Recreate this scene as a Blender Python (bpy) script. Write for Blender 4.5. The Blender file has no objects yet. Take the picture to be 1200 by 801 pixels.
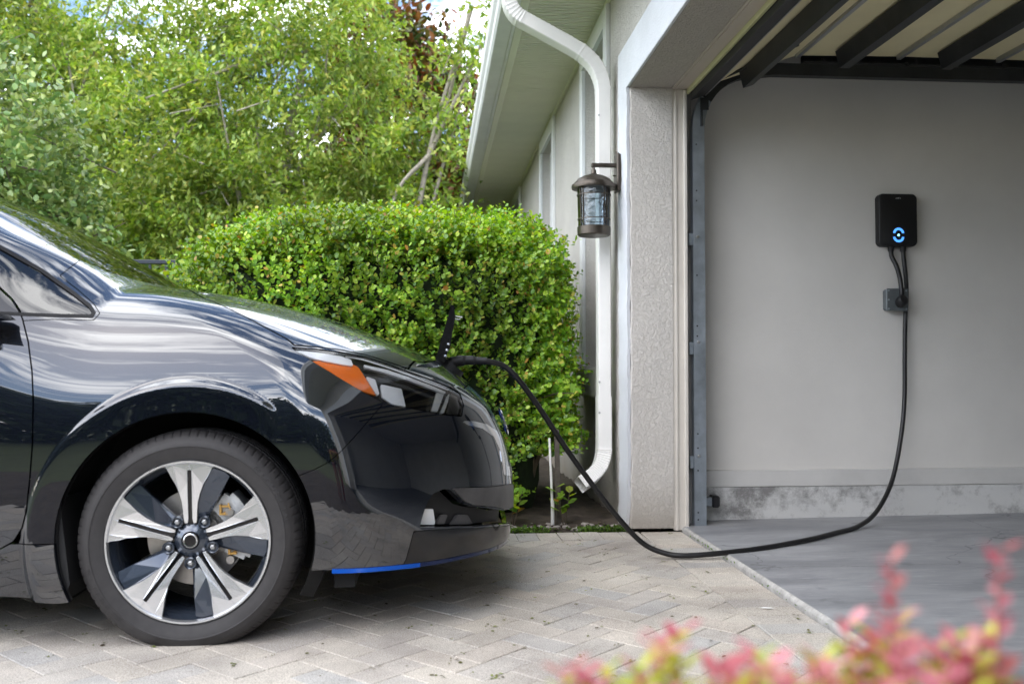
import bpy, bmesh, math, random
import numpy as np
from mathutils import Vector, Matrix, Euler
rng = np.random.default_rng(7); random.seed(7)
scene = bpy.context.scene
R = math.radians
# ------------------------------------------------------------ camera
cam_d = bpy.data.cameras.new('camera'); cam = bpy.data.objects.new('camera', cam_d)
scene.collection.objects.link(cam); scene.camera = cam
cam.location = (0, 0, .794); cam.rotation_euler = (R(91.6), 0, R(-4.92))
cam_d.sensor_width = 36; cam_d.lens = 32.4; cam_d.clip_start = .02; cam_d.clip_end = 2000
cam_d.dof.use_dof = True; cam_d.dof.focus_distance = 3.7; cam_d.dof.aperture_fstop = 3.2
# ------------------------------------------------------------ light
SUN_EL, SUN_AZ = 50, 226          # azimuth measured clockwise from +Y (north)
sd = bpy.data.lights.new('sun', 'SUN'); sun = bpy.data.objects.new('sun', sd); scene.collection.objects.link(sun)
sd.energy = .55; sd.angle = R(72); sd.color = (1.0, .92, .80)
d_ = Vector((math.sin(R(SUN_AZ)) * math.cos(R(SUN_EL)), math.cos(R(SUN_AZ)) * math.cos(R(SUN_EL)), math.sin(R(SUN_EL))))
sun.rotation_euler = d_.to_track_quat('Z', 'Y').to_euler()
world = bpy.data.worlds.new('World'); scene.world = world; world.use_nodes = True
wn = world.node_tree.nodes; wl = world.node_tree.links; wn.clear()
def N(tree_nodes, kind, **kw):
    n = tree_nodes.new(kind)
    for k, v in kw.items():
        if k.startswith('i_'): n.inputs[k[2:].replace('_', ' ')].default_value = v
        else: setattr(n, k, v)
    return n
sky = N(wn, 'ShaderNodeTexSky', sky_type='NISHITA', sun_disc=False, sun_elevation=R(SUN_EL), sun_rotation=R(SUN_AZ), air_density=1.0, dust_density=1.2, ozone_density=3.0)
bg = N(wn, 'ShaderNodeBackground'); bg.inputs[1].default_value = .15
out = N(wn, 'ShaderNodeOutputWorld')
tc = N(wn, 'ShaderNodeTexCoord'); sep = N(wn, 'ShaderNodeSeparateXYZ'); wl.new(tc.outputs['Generated'], sep.inputs[0])
zz = N(wn, 'ShaderNodeMath', operation='ABSOLUTE'); wl.new(sep.outputs[2], zz.inputs[0])
za = N(wn, 'ShaderNodeMath', operation='ADD'); wl.new(zz.outputs[0], za.inputs[0]); za.inputs[1].default_value = .22
dx = N(wn, 'ShaderNodeMath', operation='DIVIDE'); wl.new(sep.outputs[0], dx.inputs[0]); wl.new(za.outputs[0], dx.inputs[1])
dy = N(wn, 'ShaderNodeMath', operation='DIVIDE'); wl.new(sep.outputs[1], dy.inputs[0]); wl.new(za.outputs[0], dy.inputs[1])
cmb = N(wn, 'ShaderNodeCombineXYZ'); wl.new(dx.outputs[0], cmb.inputs[0]); wl.new(dy.outputs[0], cmb.inputs[1])
mp = N(wn, 'ShaderNodeMapping'); mp.inputs['Scale'].default_value = (1.0, 1.7, 1); mp.inputs['Rotation'].default_value = (0, 0, R(28)); wl.new(cmb.outputs[0], mp.inputs[0])
nz = N(wn, 'ShaderNodeTexNoise', i_Scale=2.1, i_Detail=9.0, i_Roughness=.62, i_Distortion=.6); wl.new(mp.outputs[0], nz.inputs[0])
cr = N(wn, 'ShaderNodeValToRGB'); cr.color_ramp.elements[0].position = .46; cr.color_ramp.elements[1].position = .60; wl.new(nz.outputs[0], cr.inputs[0])
mx = N(wn, 'ShaderNodeMixRGB'); wl.new(cr.outputs[0], mx.inputs[0]); wl.new(sky.outputs[0], mx.inputs[1])
mx.inputs[2].default_value = (20.0, 20.2, 20.8, 1)
wl.new(mx.outputs[0], bg.inputs[0]); wl.new(bg.outputs[0], out.inputs[0])
scene.view_settings.view_transform = 'Standard'; scene.view_settings.look = 'None'
scene.view_settings.exposure = 1.27; scene.view_settings.gamma = 1
scene.cycles.max_bounces = 10; scene.cycles.diffuse_bounces = 4; scene.cycles.transparent_max_bounces = 12
scene.cycles.use_denoising = True
# ------------------------------------------------------------ helpers
COL = scene.collection
def link(o, parent=None):
    COL.objects.link(o)
    if parent is not None: o.parent = parent
    return o
def tag(o, label=None, cat=None, group=None, kind=None):
    if label: o['label'] = label
    if cat: o['category'] = cat
    if group: o['group'] = group
    if kind: o['kind'] = kind
    return o
def empty(name, loc=(0, 0, 0), rz=0, parent=None, **k):
    o = bpy.data.objects.new(name, None); o.empty_display_size = .1; link(o, parent)
    o.location = loc; o.rotation_euler = (0, 0, rz); return tag(o, **k)
def mesh_np(name, V, F, mat, parent=None, smooth=False, loc=None, sharp=None, **k):
    me = bpy.data.meshes.new(name)
    me.from_pydata([tuple(map(float, v)) for v in V] if not isinstance(V, np.ndarray) else V.tolist(), [], [tuple(f) for f in (F.tolist() if isinstance(F, np.ndarray) else F)])
    if mat is not None:
        for m in (mat if isinstance(mat, (list, tuple)) else [mat]): me.materials.append(m)
    if smooth:
        me.polygons.foreach_set('use_smooth', [True] * len(me.polygons))
        if sharp: me.set_sharp_from_angle(angle=R(sharp))
    me.update()
    o = bpy.data.objects.new(name, me); link(o, parent)
    if loc is not None: o.location = loc
    return tag(o, **k)
class MB:
    """collects simple shapes, then links them as ONE mesh object"""
    def __init__(s): s.V = []; s.F = []
    def add(s, V, F):
        b = len(s.V); s.V += [tuple(v) for v in V]; s.F += [tuple(i + b for i in f) for f in F]; return s
    def box(s, x0, x1, y0, y1, z0, z1, bev=0, M=None):
        if bev > 0:
            bm = bmesh.new(); bmesh.ops.create_cube(bm, size=1)
            for v in bm.verts: v.co = Vector(((x0 + x1) / 2 + v.co.x * (x1 - x0), (y0 + y1) / 2 + v.co.y * (y1 - y0), (z0 + z1) / 2 + v.co.z * (z1 - z0)))
            bmesh.ops.bevel(bm, geom=bm.edges[:], offset=bev, segments=1, affect='EDGES')
            V = [v.co.copy() for v in bm.verts]; bm.verts.index_update(); F = [[v.index for v in f.verts] for f in bm.faces]; bm.free()
        else:
            V = [Vector((x, y, z)) for x in (x0, x1) for y in (y0, y1) for z in (z0, z1)]
            F = [(0, 1, 3, 2), (4, 6, 7, 5), (0, 4, 5, 1), (2, 3, 7, 6), (0, 2, 6, 4), (1, 5, 7, 3)]
        if M is not None: V = [M @ v for v in V]
        return s.add(V, F)
    def prism(s, poly, axis, a, b):
        """poly 2D in the two other axes (in xyz order), extruded from a to b"""
        n = len(poly)
        def P(p, t): q = list(p); q.insert(axis, t); return q
        V = [P(p, a) for p in poly] + [P(p, b) for p in poly]
        F = [tuple(range(n)), tuple(range(2 * n - 1, n - 1, -1))] + [(i, i + n, (i + 1) % n + n, (i + 1) % n) for i in range(n)]
        return s.add(V, F)
    def tube(s, pts, r, n=10, cap=True, prof=None, up=(0, 0, 1)):
        pts = [Vector(p) for p in pts]; m = len(pts); rr = r if isinstance(r, (list, tuple)) else [r] * m
        prev = None; V = []
        for i, p in enumerate(pts):
            t = (pts[min(i + 1, m - 1)] - pts[max(i - 1, 0)]).normalized()
            if prev is None:
                a = Vector(up) if abs(t.dot(Vector(up))) < .95 else Vector((1, 0, 0))
                prev = (a - t * a.dot(t)).normalized()
            else: prev = (prev - t * prev.dot(t)).normalized()
            bn = t.cross(prev)
            if prof: V += [p + prev * (q[0] * rr[i]) + bn * (q[1] * rr[i]) for q in prof]
            else: V += [p + (prev * math.cos(2 * math.pi * k / n) + bn * math.sin(2 * math.pi * k / n)) * rr[i] for k in range(n)]
        c = len(prof) if prof else n
        F = [(i * c + k, i * c + (k + 1) % c, (i + 1) * c + (k + 1) % c, (i + 1) * c + k) for i in range(m - 1) for k in range(c)]
        if cap: F += [tuple(range(c - 1, -1, -1)), tuple(range((m - 1) * c, m * c))]
        return s.add(V, F)
    def lathe(s, prof, n=32, M=None, a0=0, a1=360):
        """prof (r, h) turned about z"""
        full = abs(a1 - a0 - 360) < 1e-6; k = n if full else n + 1; m = len(prof)
        V = []
        for j in range(k):
            a = R(a0 + (a1 - a0) * j / n)
            for (r, h) in prof: V.append(Vector((r * math.cos(a), r * math.sin(a), h)))
        if M is not None: V = [M @ v for v in V]
        F = []
        for j in range(n):
            j2 = (j + 1) % k
            for i in range(m - 1): F.append((j * m + i, j2 * m + i, j2 * m + i + 1, j * m + i + 1))
        return s.add(V, F)
    def build(s, name, mat, parent=None, smooth=False, sharp=35, **k):
        return mesh_np(name, s.V, s.F, mat, parent, smooth, sharp=sharp if smooth else None, **k)
def spline(pts, n=12):
    """Catmull-Rom through pts"""
    P = [Vector(p) for p in pts]; P = [P[0] * 2 - P[1]] + P + [P[-1] * 2 - P[-2]]; o = []
    for i in range(1, len(P) - 2):
        a, b, c, d = P[i - 1:i + 3]
        for k in range(n):
            t = k / n
            o.append(.5 * ((2 * b) + (c - a) * t + (2 * a - 5 * b + 4 * c - d) * t * t + (3 * b - a - 3 * c + d) * t ** 3))
    o.append(P[-2]); return o
# ------------------------------------------------------------ materials
def mat_new(name):
    m = bpy.data.materials.new(name); m.use_nodes = True; return m, m.node_tree.nodes, m.node_tree.links, m.node_tree.nodes['Principled BSDF']
def setp(b, **k):
    for a, v in k.items():
        a = a.replace('_', ' ')
        b.inputs[a].default_value = (*v, 1) if isinstance(v, tuple) and len(v) == 3 and 'Color' in a else v
def mat(name, col, rough=.5, metal=0., noise=0, var=.12, bump=0, bscale=200, spec=.5, detail=6, rvar=0, **k):
    """plain material with object-space colour mottling and fine relief"""
    m, n, l, b = mat_new(name)
    b.inputs['Base Color'].default_value = (*col, 1); b.inputs['Roughness'].default_value = rough; b.inputs['Metallic'].default_value = metal
    b.inputs['Specular IOR Level'].default_value = spec; setp(b, **k)
    if noise or bump:
        t = N(n, 'ShaderNodeTexCoord')
    if noise:
        z = N(n, 'ShaderNodeTexNoise', i_Scale=float(noise), i_Detail=float(detail), i_Roughness=.6); l.new(t.outputs['Object'], z.inputs[0])
        c = N(n, 'ShaderNodeValToRGB'); e = c.color_ramp.elements
        e[0].position = .3; e[1].position = .7
        e[0].color = (*[max(0, x * (1 - var)) for x in col], 1); e[1].color = (*[min(1, x * (1 + var)) for x in col], 1)
        l.new(z.outputs[0], c.inputs[0]); l.new(c.outputs[0], b.inputs['Base Color'])
        if rvar:
            mr = N(n, 'ShaderNodeMapRange'); mr.inputs[3].default_value = rough - rvar; mr.inputs[4].default_value = rough + rvar
            l.new(z.outputs[0], mr.inputs[0]); l.new(mr.outputs[0], b.inputs['Roughness'])
    if bump:
        z2 = N(n, 'ShaderNodeTexNoise', i_Scale=float(bscale), i_Detail=4.0); l.new(t.outputs['Object'], z2.inputs[0])
        bp = N(n, 'ShaderNodeBump', i_Strength=bump, i_Distance=.002); l.new(z2.outputs[0], bp.inputs['Height']); l.new(bp.outputs[0], b.inputs['Normal'])
    return m
def stucco_mat(name, col, scale=38, strength=1.0, dirt=.0):
    """knock-down stucco: flattened splats with raised rims"""
    m, n, l, b = mat_new(name); b.inputs['Roughness'].default_value = .82; b.inputs['Specular IOR Level'].default_value = .3
    t = N(n, 'ShaderNodeTexCoord')
    w = N(n, 'ShaderNodeTexNoise', i_Scale=float(scale) * .8, i_Detail=3.0); l.new(t.outputs['Object'], w.inputs[0])
    ad = N(n, 'ShaderNodeMixRGB', blend_type='ADD'); ad.inputs[0].default_value = .035; l.new(t.outputs['Object'], ad.inputs[1]); l.new(w.outputs['Color'], ad.inputs[2])
    z = N(n, 'ShaderNodeTexNoise', i_Scale=float(scale), i_Detail=2.5, i_Roughness=.5, i_Distortion=.9); l.new(ad.outputs[0], z.inputs[0])
    r = N(n, 'ShaderNodeValToRGB'); r.color_ramp.elements[0].position = .42; r.color_ramp.elements[1].position = .56; l.new(z.outputs[0], r.inputs[0])
    z3 = N(n, 'ShaderNodeTexNoise', i_Scale=230., i_Detail=4.0); l.new(t.outputs['Object'], z3.inputs[0])
    mm = N(n, 'ShaderNodeMath', operation='MULTIPLY_ADD'); l.new(z3.outputs[0], mm.inputs[0]); mm.inputs[1].default_value = .28; l.new(r.outputs[0], mm.inputs[2])
    bp = N(n, 'ShaderNodeBump', i_Strength=strength, i_Distance=.0042); l.new(mm.outputs[0], bp.inputs['Height']); l.new(bp.outputs[0], b.inputs['Normal'])
    z4 = N(n, 'ShaderNodeTexNoise', i_Scale=2.2, i_Detail=7.0, i_Roughness=.65); l.new(t.outputs['Object'], z4.inputs[0])
    c = N(n, 'ShaderNodeValToRGB'); e = c.color_ramp.elements; e[0].position = .3; e[1].position = .72
    e[0].color = (*[x * .88 for x in col], 1); e[1].color = (*[min(1, x * 1.05) for x in col], 1); l.new(z4.outputs[0], c.inputs[0])
    last = c
    if dirt:      # splashed soil stain near the ground: a real stain with a ragged edge
        s2 = N(n, 'ShaderNodeSeparateXYZ'); l.new(t.outputs['Object'], s2.inputs[0])
        a = N(n, 'ShaderNodeMath', operation='MULTIPLY_ADD'); l.new(z4.outputs[0], a.inputs[0]); a.inputs[1].default_value = -.35; l.new(s2.outputs[2], a.inputs[2])
        mr = N(n, 'ShaderNodeMapRange'); mr.inputs[1].default_value = -.16; mr.inputs[2].default_value = .06; mr.inputs[3].default_value = dirt; mr.inputs[4].default_value = 0; l.new(a.outputs[0], mr.inputs[0])
        x = N(n, 'ShaderNodeMixRGB'); l.new(mr.outputs[0], x.inputs[0]); l.new(c.outputs[0], x.inputs[1]); x.inputs[2].default_value = (.30, .25, .19, 1); last = x
    l.new(last.outputs[0], b.inputs['Base Color'])
    return m
def leaf_mat(name, cols, rough=.38, trans=.35, spec=.5, pos=None, patchy=.34):
    """cols: colours spread over leaves at random"""
    m, n, l, b = mat_new(name)
    g = N(n, 'ShaderNodeNewGeometry'); oi = N(n, 'ShaderNodeObjectInfo')
    a = N(n, 'ShaderNodeMath', operation='ADD'); l.new(g.outputs['Random Per Island'], a.inputs[0]); l.new(oi.outputs['Random'], a.inputs[1])
    fr = N(n, 'ShaderNodeMath', operation='FRACT'); l.new(a.outputs[0], fr.inputs[0])
    c = N(n, 'ShaderNodeValToRGB'); e = c.color_ramp.elements
    while len(e) < len(cols): e.new(.5)
    for i, k in enumerate(cols): e[i].position = (pos[i] if pos else i / (len(cols) - 1)); e[i].color = (*k, 1)
    l.new(fr.outputs[0], c.inputs[0])
    zn = N(n, 'ShaderNodeTexNoise', i_Scale=1.7, i_Detail=3.0); l.new(g.outputs['Position'], zn.inputs[0])
    rr = N(n, 'ShaderNodeMapRange'); rr.inputs[1].default_value = .35; rr.inputs[2].default_value = .65; rr.inputs[3].default_value = 1 - patchy; rr.inputs[4].default_value = 1 + patchy; l.new(zn.outputs[0], rr.inputs[0])
    c0 = c; c = N(n, 'ShaderNodeHueSaturation'); l.new(c0.outputs[0], c.inputs['Color']); l.new(rr.outputs[0], c.inputs['Value'])
    l.new(c.outputs[0], b.inputs['Base Color']); b.inputs['Roughness'].default_value = rough; b.inputs['Specular IOR Level'].default_value = spec
    tr = N(n, 'ShaderNodeBsdfTranslucent')
    hs = N(n, 'ShaderNodeHueSaturation'); hs.inputs['Hue'].default_value = .485; hs.inputs['Saturation'].default_value = 1.15; hs.inputs['Value'].default_value = 1.5
    l.new(c.outputs[0], hs.inputs['Color']); l.new(hs.outputs[0], tr.inputs[0])
    mxs = N(n, 'ShaderNodeMixShader'); mxs.inputs[0].default_value = trans
    l.new(b.outputs[0], mxs.inputs[1]); l.new(tr.outputs[0], mxs.inputs[2]); l.new(mxs.outputs[0], n['Material Output'].inputs[0])
    return m
def glass_mat(name, tint=(1, 1, 1), ior=1.5, rough=.0, wavy=0):
    m, n, l, b = mat_new(name); n.remove(b)
    t = N(n, 'ShaderNodeBsdfTransparent'); t.inputs[0].default_value = (*tint, 1)
    g = N(n, 'ShaderNodeBsdfGlossy'); g.inputs['Roughness'].default_value = rough
    f = N(n, 'ShaderNodeFresnel'); f.inputs[0].default_value = ior
    x = N(n, 'ShaderNodeMixShader'); l.new(f.outputs[0], x.inputs[0]); l.new(t.outputs[0], x.inputs[1]); l.new(g.outputs[0], x.inputs[2]); l.new(x.outputs[0], n['Material Output'].inputs[0])
    if wavy:
        tc = N(n, 'ShaderNodeTexCoord'); z = N(n, 'ShaderNodeTexNoise', i_Scale=float(wavy)); l.new(tc.outputs['Object'], z.inputs[0])
        bp = N(n, 'ShaderNodeBump', i_Strength=.9, i_Distance=.004); l.new(z.outputs[0], bp.inputs['Height']); l.new(bp.outputs[0], g.inputs['Normal']); l.new(bp.outputs[0], f.inputs['Normal'])
    return m
# ------------------------------------------------------------ ground, driveway, slab
M_soil = mat('soil', (.055, .042, .03), .95, noise=14, var=.5, bump=1, bscale=60)
M_lawn = mat('lawn_soil', (.06, .075, .025), .95, noise=3, var=.35, bump=1, bscale=40)
M_sand = mat('joint_sand', (.40, .38, .345), .95, noise=60, var=.35, bump=.8, bscale=300)
mesh_np('ground', [(-400, -400, -.09), (400, -400, -.09), (400, 400, -.09), (-400, 400, -.09)], [(0, 1, 2, 3)], M_lawn, kind='structure')
# planting bed along the house and under the hedge: slightly mounded soil
def sheet(x0, x1, y0, y1, nx, ny, zf):
    V = [(x0 + (x1 - x0) * i / nx, y0 + (y1 - y0) * j / ny, 0) for j in range(ny + 1) for i in range(nx + 1)]
    V = [(x, y, zf(x, y)) for x, y, _ in V]
    F = [(j * (nx + 1) + i, j * (nx + 1) + i + 1, (j + 1) * (nx + 1) + i + 1, (j + 1) * (nx + 1) + i) for j in range(ny) for i in range(nx)]
    return V, F
def bed_z(x, y):
    return -.012 + .03 * min(1, (y - 4.42) / .3) + .012 * math.sin(x * 21 + y * 13) * math.sin(y * 17 - x * 5) + random.uniform(-.006, .006)
V, F = sheet(-6, .955, 4.428, 11, 170, 90, bed_z)
mesh_np('planting_bed', V, F, M_soil, smooth=True, kind='structure')
V, F = sheet(-3, .9, -.6, 1.12, 40, 20, lambda x, y: random.uniform(-.015, .015))
mesh_np('front_flower_bed', V, F, M_soil, smooth=True, kind='structure')
drive = mesh_np('driveway', [(-9, 1.13, -.02), (1.213, 1.13, -.02), (1.213, 4.45, -.02), (-9, 4.45, -.02)], [(0, 1, 2, 3)], M_sand, kind='structure')

def paver_material():
    m, n, l, b = mat_new('concrete_paver')
    g = N(n, 'ShaderNodeNewGeometry'); oi = N(n, 'ShaderNodeObjectInfo')
    a = N(n, 'ShaderNodeMath', operation='ADD'); l.new(g.outputs['Random Per Island'], a.inputs[0]); l.new(oi.outputs['Random'], a.inputs[1])
    fr = N(n, 'ShaderNodeMath', operation='FRACT'); l.new(a.outputs[0], fr.inputs[0])
    c = N(n, 'ShaderNodeValToRGB'); e = c.color_ramp.elements
    cols = [(.50, .475, .445), (.55, .515, .465), (.60, .56, .495), (.53, .50, .455), (.50, .495, .48), (.57, .52, .46), (.62, .59, .535)]
    while len(e) < len(cols): e.new(.5)
    for i, k in enumerate(cols): e[i].position = i / 6; e[i].color = (*k, 1)
    l.new(fr.outputs[0], c.inputs[0])
    t = N(n, 'ShaderNodeTexCoord')
    z = N(n, 'ShaderNodeTexNoise', i_Scale=260., i_Detail=3.0, i_Roughness=.7); l.new(g.outputs['Position'], z.inputs[0])
    r = N(n, 'ShaderNodeValToRGB'); r.color_ramp.elements[0].position = .36; r.color_ramp.elements[1].position = .62
    r.color_ramp.elements[0].color = (.50, .48, .46, 1); r.color_ramp.elements[1].color = (1.12, 1.12, 1.12, 1); l.new(z.outputs[0], r.inputs[0])
    x = N(n, 'ShaderNodeMixRGB', blend_type='MULTIPLY'); x.inputs[0].default_value = .9; l.new(c.outputs[0], x.inputs[1]); l.new(r.outputs[0], x.inputs[2])
    z2 = N(n, 'ShaderNodeTexNoise', i_Scale=1.6, i_Detail=6.0, i_Roughness=.65); l.new(g.outputs['Position'], z2.inputs[0])
    r2 = N(n, 'ShaderNodeValToRGB'); r2.color_ramp.elements[0].position = .34; r2.color_ramp.elements[1].position = .6
    r2.color_ramp.elements[0].color = (.66, .645, .64, 1); r2.color_ramp.elements[1].color = (1.08, 1.07, 1.05, 1); l.new(z2.outputs[0], r2.inputs[0])
    x2 = N(n, 'ShaderNodeMixRGB', blend_type='MULTIPLY'); x2.inputs[0].default_value = 1; l.new(x.outputs[0], x2.inputs[1]); l.new(r2.outputs[0], x2.inputs[2])
    l.new(x2.outputs[0], b.inputs['Base Color']); b.inputs['Roughness'].default_value = .88; b.inputs['Specular IOR Level'].default_value = .3
    bp = N(n, 'ShaderNodeBump', i_Strength=.8, i_Distance=.0022); l.new(z.outputs[0], bp.inputs['Height']); l.new(bp.outputs[0], b.inputs['Normal'])
    return m
M_paver = paver_material()
def paver_geo(L=.1, W=.05, ch=.0022, H=.05):
    """open-bottom block with a worn chamfer, top at z=0"""
    a, b = L - .0009, W - .0009; V = []
    for (ex, z) in ((0, -H), (0, -ch), (ch, 0)):
        V += [(-a + ex, -b + ex, z), (a - ex, -b + ex, z), (a - ex, b - ex, z), (-a + ex, b - ex, z)]
    F = [(8, 9, 10, 11)] + [(k * 4 + i, k * 4 + (i + 1) % 4, k * 4 + 4 + (i + 1) % 4, k * 4 + 4 + i) for k in (0, 1) for i in range(4)]
    return V, F
X_IN, Y_IN = 1.0, 4.232          # inner edges of the soldier courses
bricks = []                      # (x, y, angle, half length, half width)
def in_field(x, y): return x < X_IN and y < Y_IN and y > 1.15 and x > -7.5
c45 = math.cos(R(45)); W_ = .1
for a in range(-95, 60):
    for b in range(-95, 95):
        k = (a - b) % 4
        if k == 0: u, v, rot = (a + 1) * W_, (b + .5) * W_, 0
        elif k == 3: u, v, rot = (a + .5) * W_, (b + 1) * W_, 90
        else: continue
        x, y = (u - v) * c45 - 1.0, (u + v) * c45 + 2.5
        if -7.6 < x < 1.2 and 1.1 < y < 4.4: bricks.append((x, y, rot + 45))
base = Vector((0, 0, 0))
def paver_poly(x, y, ang, hl=.1, hw=.05):
    c, s = math.cos(R(ang)), math.sin(R(ang))
    return [(x + c * p * (hl - .0014) - s * q * (hw - .0014), y + s * p * (hl - .0014) + c * q * (hw - .0014)) for p, q in ((-1, -1), (1, -1), (1, 1), (-1, 1))]
def clip_poly(P, ax, lim):
    o = []
    for i in range(len(P)):
        a, b = P[i], P[(i + 1) % len(P)]
        ia, ib = a[ax] <= lim, b[ax] <= lim
        if ia: o.append(a)
        if ia != ib:
            t = (lim - a[ax]) / (b[ax] - a[ax]); o.append((a[0] + (b[0] - a[0]) * t, a[1] + (b[1] - a[1]) * t))
    return o
full, cutp = [], []
for (x, y, ang) in bricks:
    P = paver_poly(x, y, ang)
    if max(p[0] for p in P) <= X_IN - .002 and max(p[1] for p in P) <= Y_IN - .002: full.append((x, y, ang))
    else:
        P = clip_poly(clip_poly(P, 0, X_IN - .002), 1, Y_IN - .002)
        if len(P) >= 3:
            A_ = abs(sum(P[i][0] * P[(i + 1) % len(P)][1] - P[(i + 1) % len(P)][0] * P[i][1] for i in range(len(P)))) / 2
            if A_ > .0006: cutp.append(P)
for i in range(int((4.42 - 1.15) / .1) ):       # soldier course along the garage slab
    full.append((X_IN + .103, 4.22 - .05 - i * .1003 + .19, 0))
for i in range(84): full.append((X_IN + .0 - .053 - i * .1003, Y_IN + .100, 90))
def inview(x, y):
    q = Vector((x, y, -.794)); d = y * .996 + x * .086
    if d < .3: return False
    px = 600 + 1080 * (x * .996 - y * .0858) / d; py = 430 + 1080 * .794 / d
    if -20 < px < 1220 and py < 815:
        if px > 640 and py > 770: return False
        if py < 628 and px < 590: return False
        return True
    return False
full.sort(key=lambda b: b[0] ** 2 + b[1] ** 2)
pm = mesh_np('paver', *paver_geo(), M_paver, drive); proto_paver = pm.data
first = True; nind = 0; rest = MB()
for (x, y, ang) in full:
    zj = random.uniform(-.0011, .0011); tx, ty = random.gauss(0, .003), random.gauss(0, .003)
    Mx = Matrix.Translation((x, y, zj)) @ Euler((tx, ty, R(ang) + random.gauss(0, .004))).to_matrix().to_4x4()
    if nind < 290 and inview(x, y):
        o = pm if first else link(pm.copy(), drive); first = False; o.matrix_local = Mx; nind += 1
    else:
        V, F = paver_geo(); rest.add([Mx @ Vector(v) for v in V], F)
for P in cutp:
    if sum(P[i][0] * P[(i + 1) % len(P)][1] - P[(i + 1) % len(P)][0] * P[i][1] for i in range(len(P))) < 0: P = P[::-1]
    zj = random.uniform(-.0016, .0016); n = len(P)
    rest.add([(p[0], p[1], zj - .05) for p in P] + [(p[0], p[1], zj) for p in P], [tuple(range(n, 2 * n))] + [(i, (i + 1) % n, (i + 1) % n + n, i + n) for i in range(n)])
rest.build('paver_field', M_paver, drive, kind='stuff')

# garage slab with its uneven edge; light on the bevel is put into its colour
def ad5(n, l, t):
    w = N(n, 'ShaderNodeTexNoise', i_Scale=3.5, i_Detail=6.0); l.new(t.outputs['Object'], w.inputs[0])
    a = N(n, 'ShaderNodeMixRGB', blend_type='ADD'); a.inputs[0].default_value = .35; l.new(t.outputs['Object'], a.inputs[1]); l.new(w.outputs['Color'], a.inputs[2]); return a.outputs[0]
def slab_mat():
    m, n, l, b = mat_new('garage_concrete'); t = N(n, 'ShaderNodeTexCoord')
    mpn = N(n, 'ShaderNodeMapping'); mpn.inputs['Scale'].default_value = (1.0, 3.2, 1); mpn.inputs['Rotation'].default_value = (0, 0, R(8)); l.new(t.outputs['Object'], mpn.inputs[0])
    z = N(n, 'ShaderNodeTexNoise', i_Scale=1.7, i_Detail=9.0, i_Roughness=.68, i_Distortion=.6); l.new(mpn.outputs[0], z.inputs[0])
    c = N(n, 'ShaderNodeValToRGB'); e = c.color_ramp.elements; e[0].position = .28; e[1].position = .74
    e[0].color = (.13, .137, .15, 1); e[1].color = (.37, .375, .385, 1); k = e.new(.5); k.color = (.235, .24, .252, 1); l.new(z.outputs[0], c.inputs[0])
    m2 = N(n, 'ShaderNodeMapping'); m2.inputs['Scale'].default_value = (2.2, 26, 1); m2.inputs['Rotation'].default_value = (0, 0, R(12)); l.new(t.outputs['Object'], m2.inputs[0])
    z2 = N(n, 'ShaderNodeTexNoise', i_Scale=3.0, i_Detail=6.0, i_Roughness=.7); l.new(m2.outputs[0], z2.inputs[0])
    r2 = N(n, 'ShaderNodeValToRGB'); r2.color_ramp.elements[0].position = .58; r2.color_ramp.elements[1].position = .78; r2.color_ramp.elements[0].color = (0, 0, 0, 1); r2.color_ramp.elements[1].color = (.75, .75, .75, 1); l.new(z2.outputs[0], r2.inputs[0])
    x = N(n, 'ShaderNodeMixRGB'); l.new(r2.outputs[0], x.inputs[0]); l.new(c.outputs[0], x.inputs[1]); x.inputs[2].default_value = (.50, .53, .57, 1)
    z5 = N(n, 'ShaderNodeTexNoise', i_Scale=5.5, i_Detail=5.0, i_Roughness=.6); l.new(t.outputs['Object'], z5.inputs[0])
    r5 = N(n, 'ShaderNodeValToRGB'); r5.color_ramp.elements[0].position = .62; r5.color_ramp.elements[1].position = .72; r5.color_ramp.elements[0].color = (0, 0, 0, 1); r5.color_ramp.elements[1].color = (.6, .6, .6, 1); l.new(z5.outputs[0], r5.inputs[0])
    x5 = N(n, 'ShaderNodeMixRGB'); l.new(r5.outputs[0], x5.inputs[0]); l.new(x.outputs[0], x5.inputs[1]); x5.inputs[2].default_value = (.10, .105, .115, 1)
    vo = N(n, 'ShaderNodeTexVoronoi', feature='DISTANCE_TO_EDGE'); vo.inputs['Scale'].default_value = .75; l.new(ad5(n, l, t), vo.inputs['Vector'])
    r6 = N(n, 'ShaderNodeMapRange'); r6.inputs[1].default_value = .0; r6.inputs[2].default_value = .0035; r6.inputs[3].default_value = .75; r6.inputs[4].default_value = 0; l.new(vo.outputs['Distance'], r6.inputs[0])
    x6 = N(n, 'ShaderNodeMixRGB'); l.new(r6.outputs[0], x6.inputs[0]); l.new(x5.outputs[0], x6.inputs[1]); x6.inputs[2].default_value = (.06, .06, .065, 1)
    l.new(x6.outputs[0], b.inputs['Base Color'])
    mr = N(n, 'ShaderNodeMapRange'); mr.inputs[3].default_value = .28; mr.inputs[4].default_value = .62; l.new(z.outputs[0], mr.inputs[0]); l.new(mr.outputs[0], b.inputs['Roughness'])
    bp = N(n, 'ShaderNodeBump', i_Strength=.25, i_Distance=.002); l.new(z2.outputs[0], bp.inputs['Height']); l.new(bp.outputs[0], b.inputs['Normal'])
    return m
M_slab = slab_mat(); M_edge = mat('lit_concrete_edge', (.36, .35, .33), .85, noise=30, var=.25, bump=1, bscale=120)  # edge is paler than the slab: its lit bevel painted in
slab = MB().box(1.2305, 7.3, -1.3, 4.62, -.1, .02).build('garage_floor', M_slab, kind='structure')
for v in slab.data.vertices:
    if v.co.z > 0: v.co.z += (v.co.x - 1.26) * .009
mb = MB(); ns = 120; V = []; 
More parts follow.
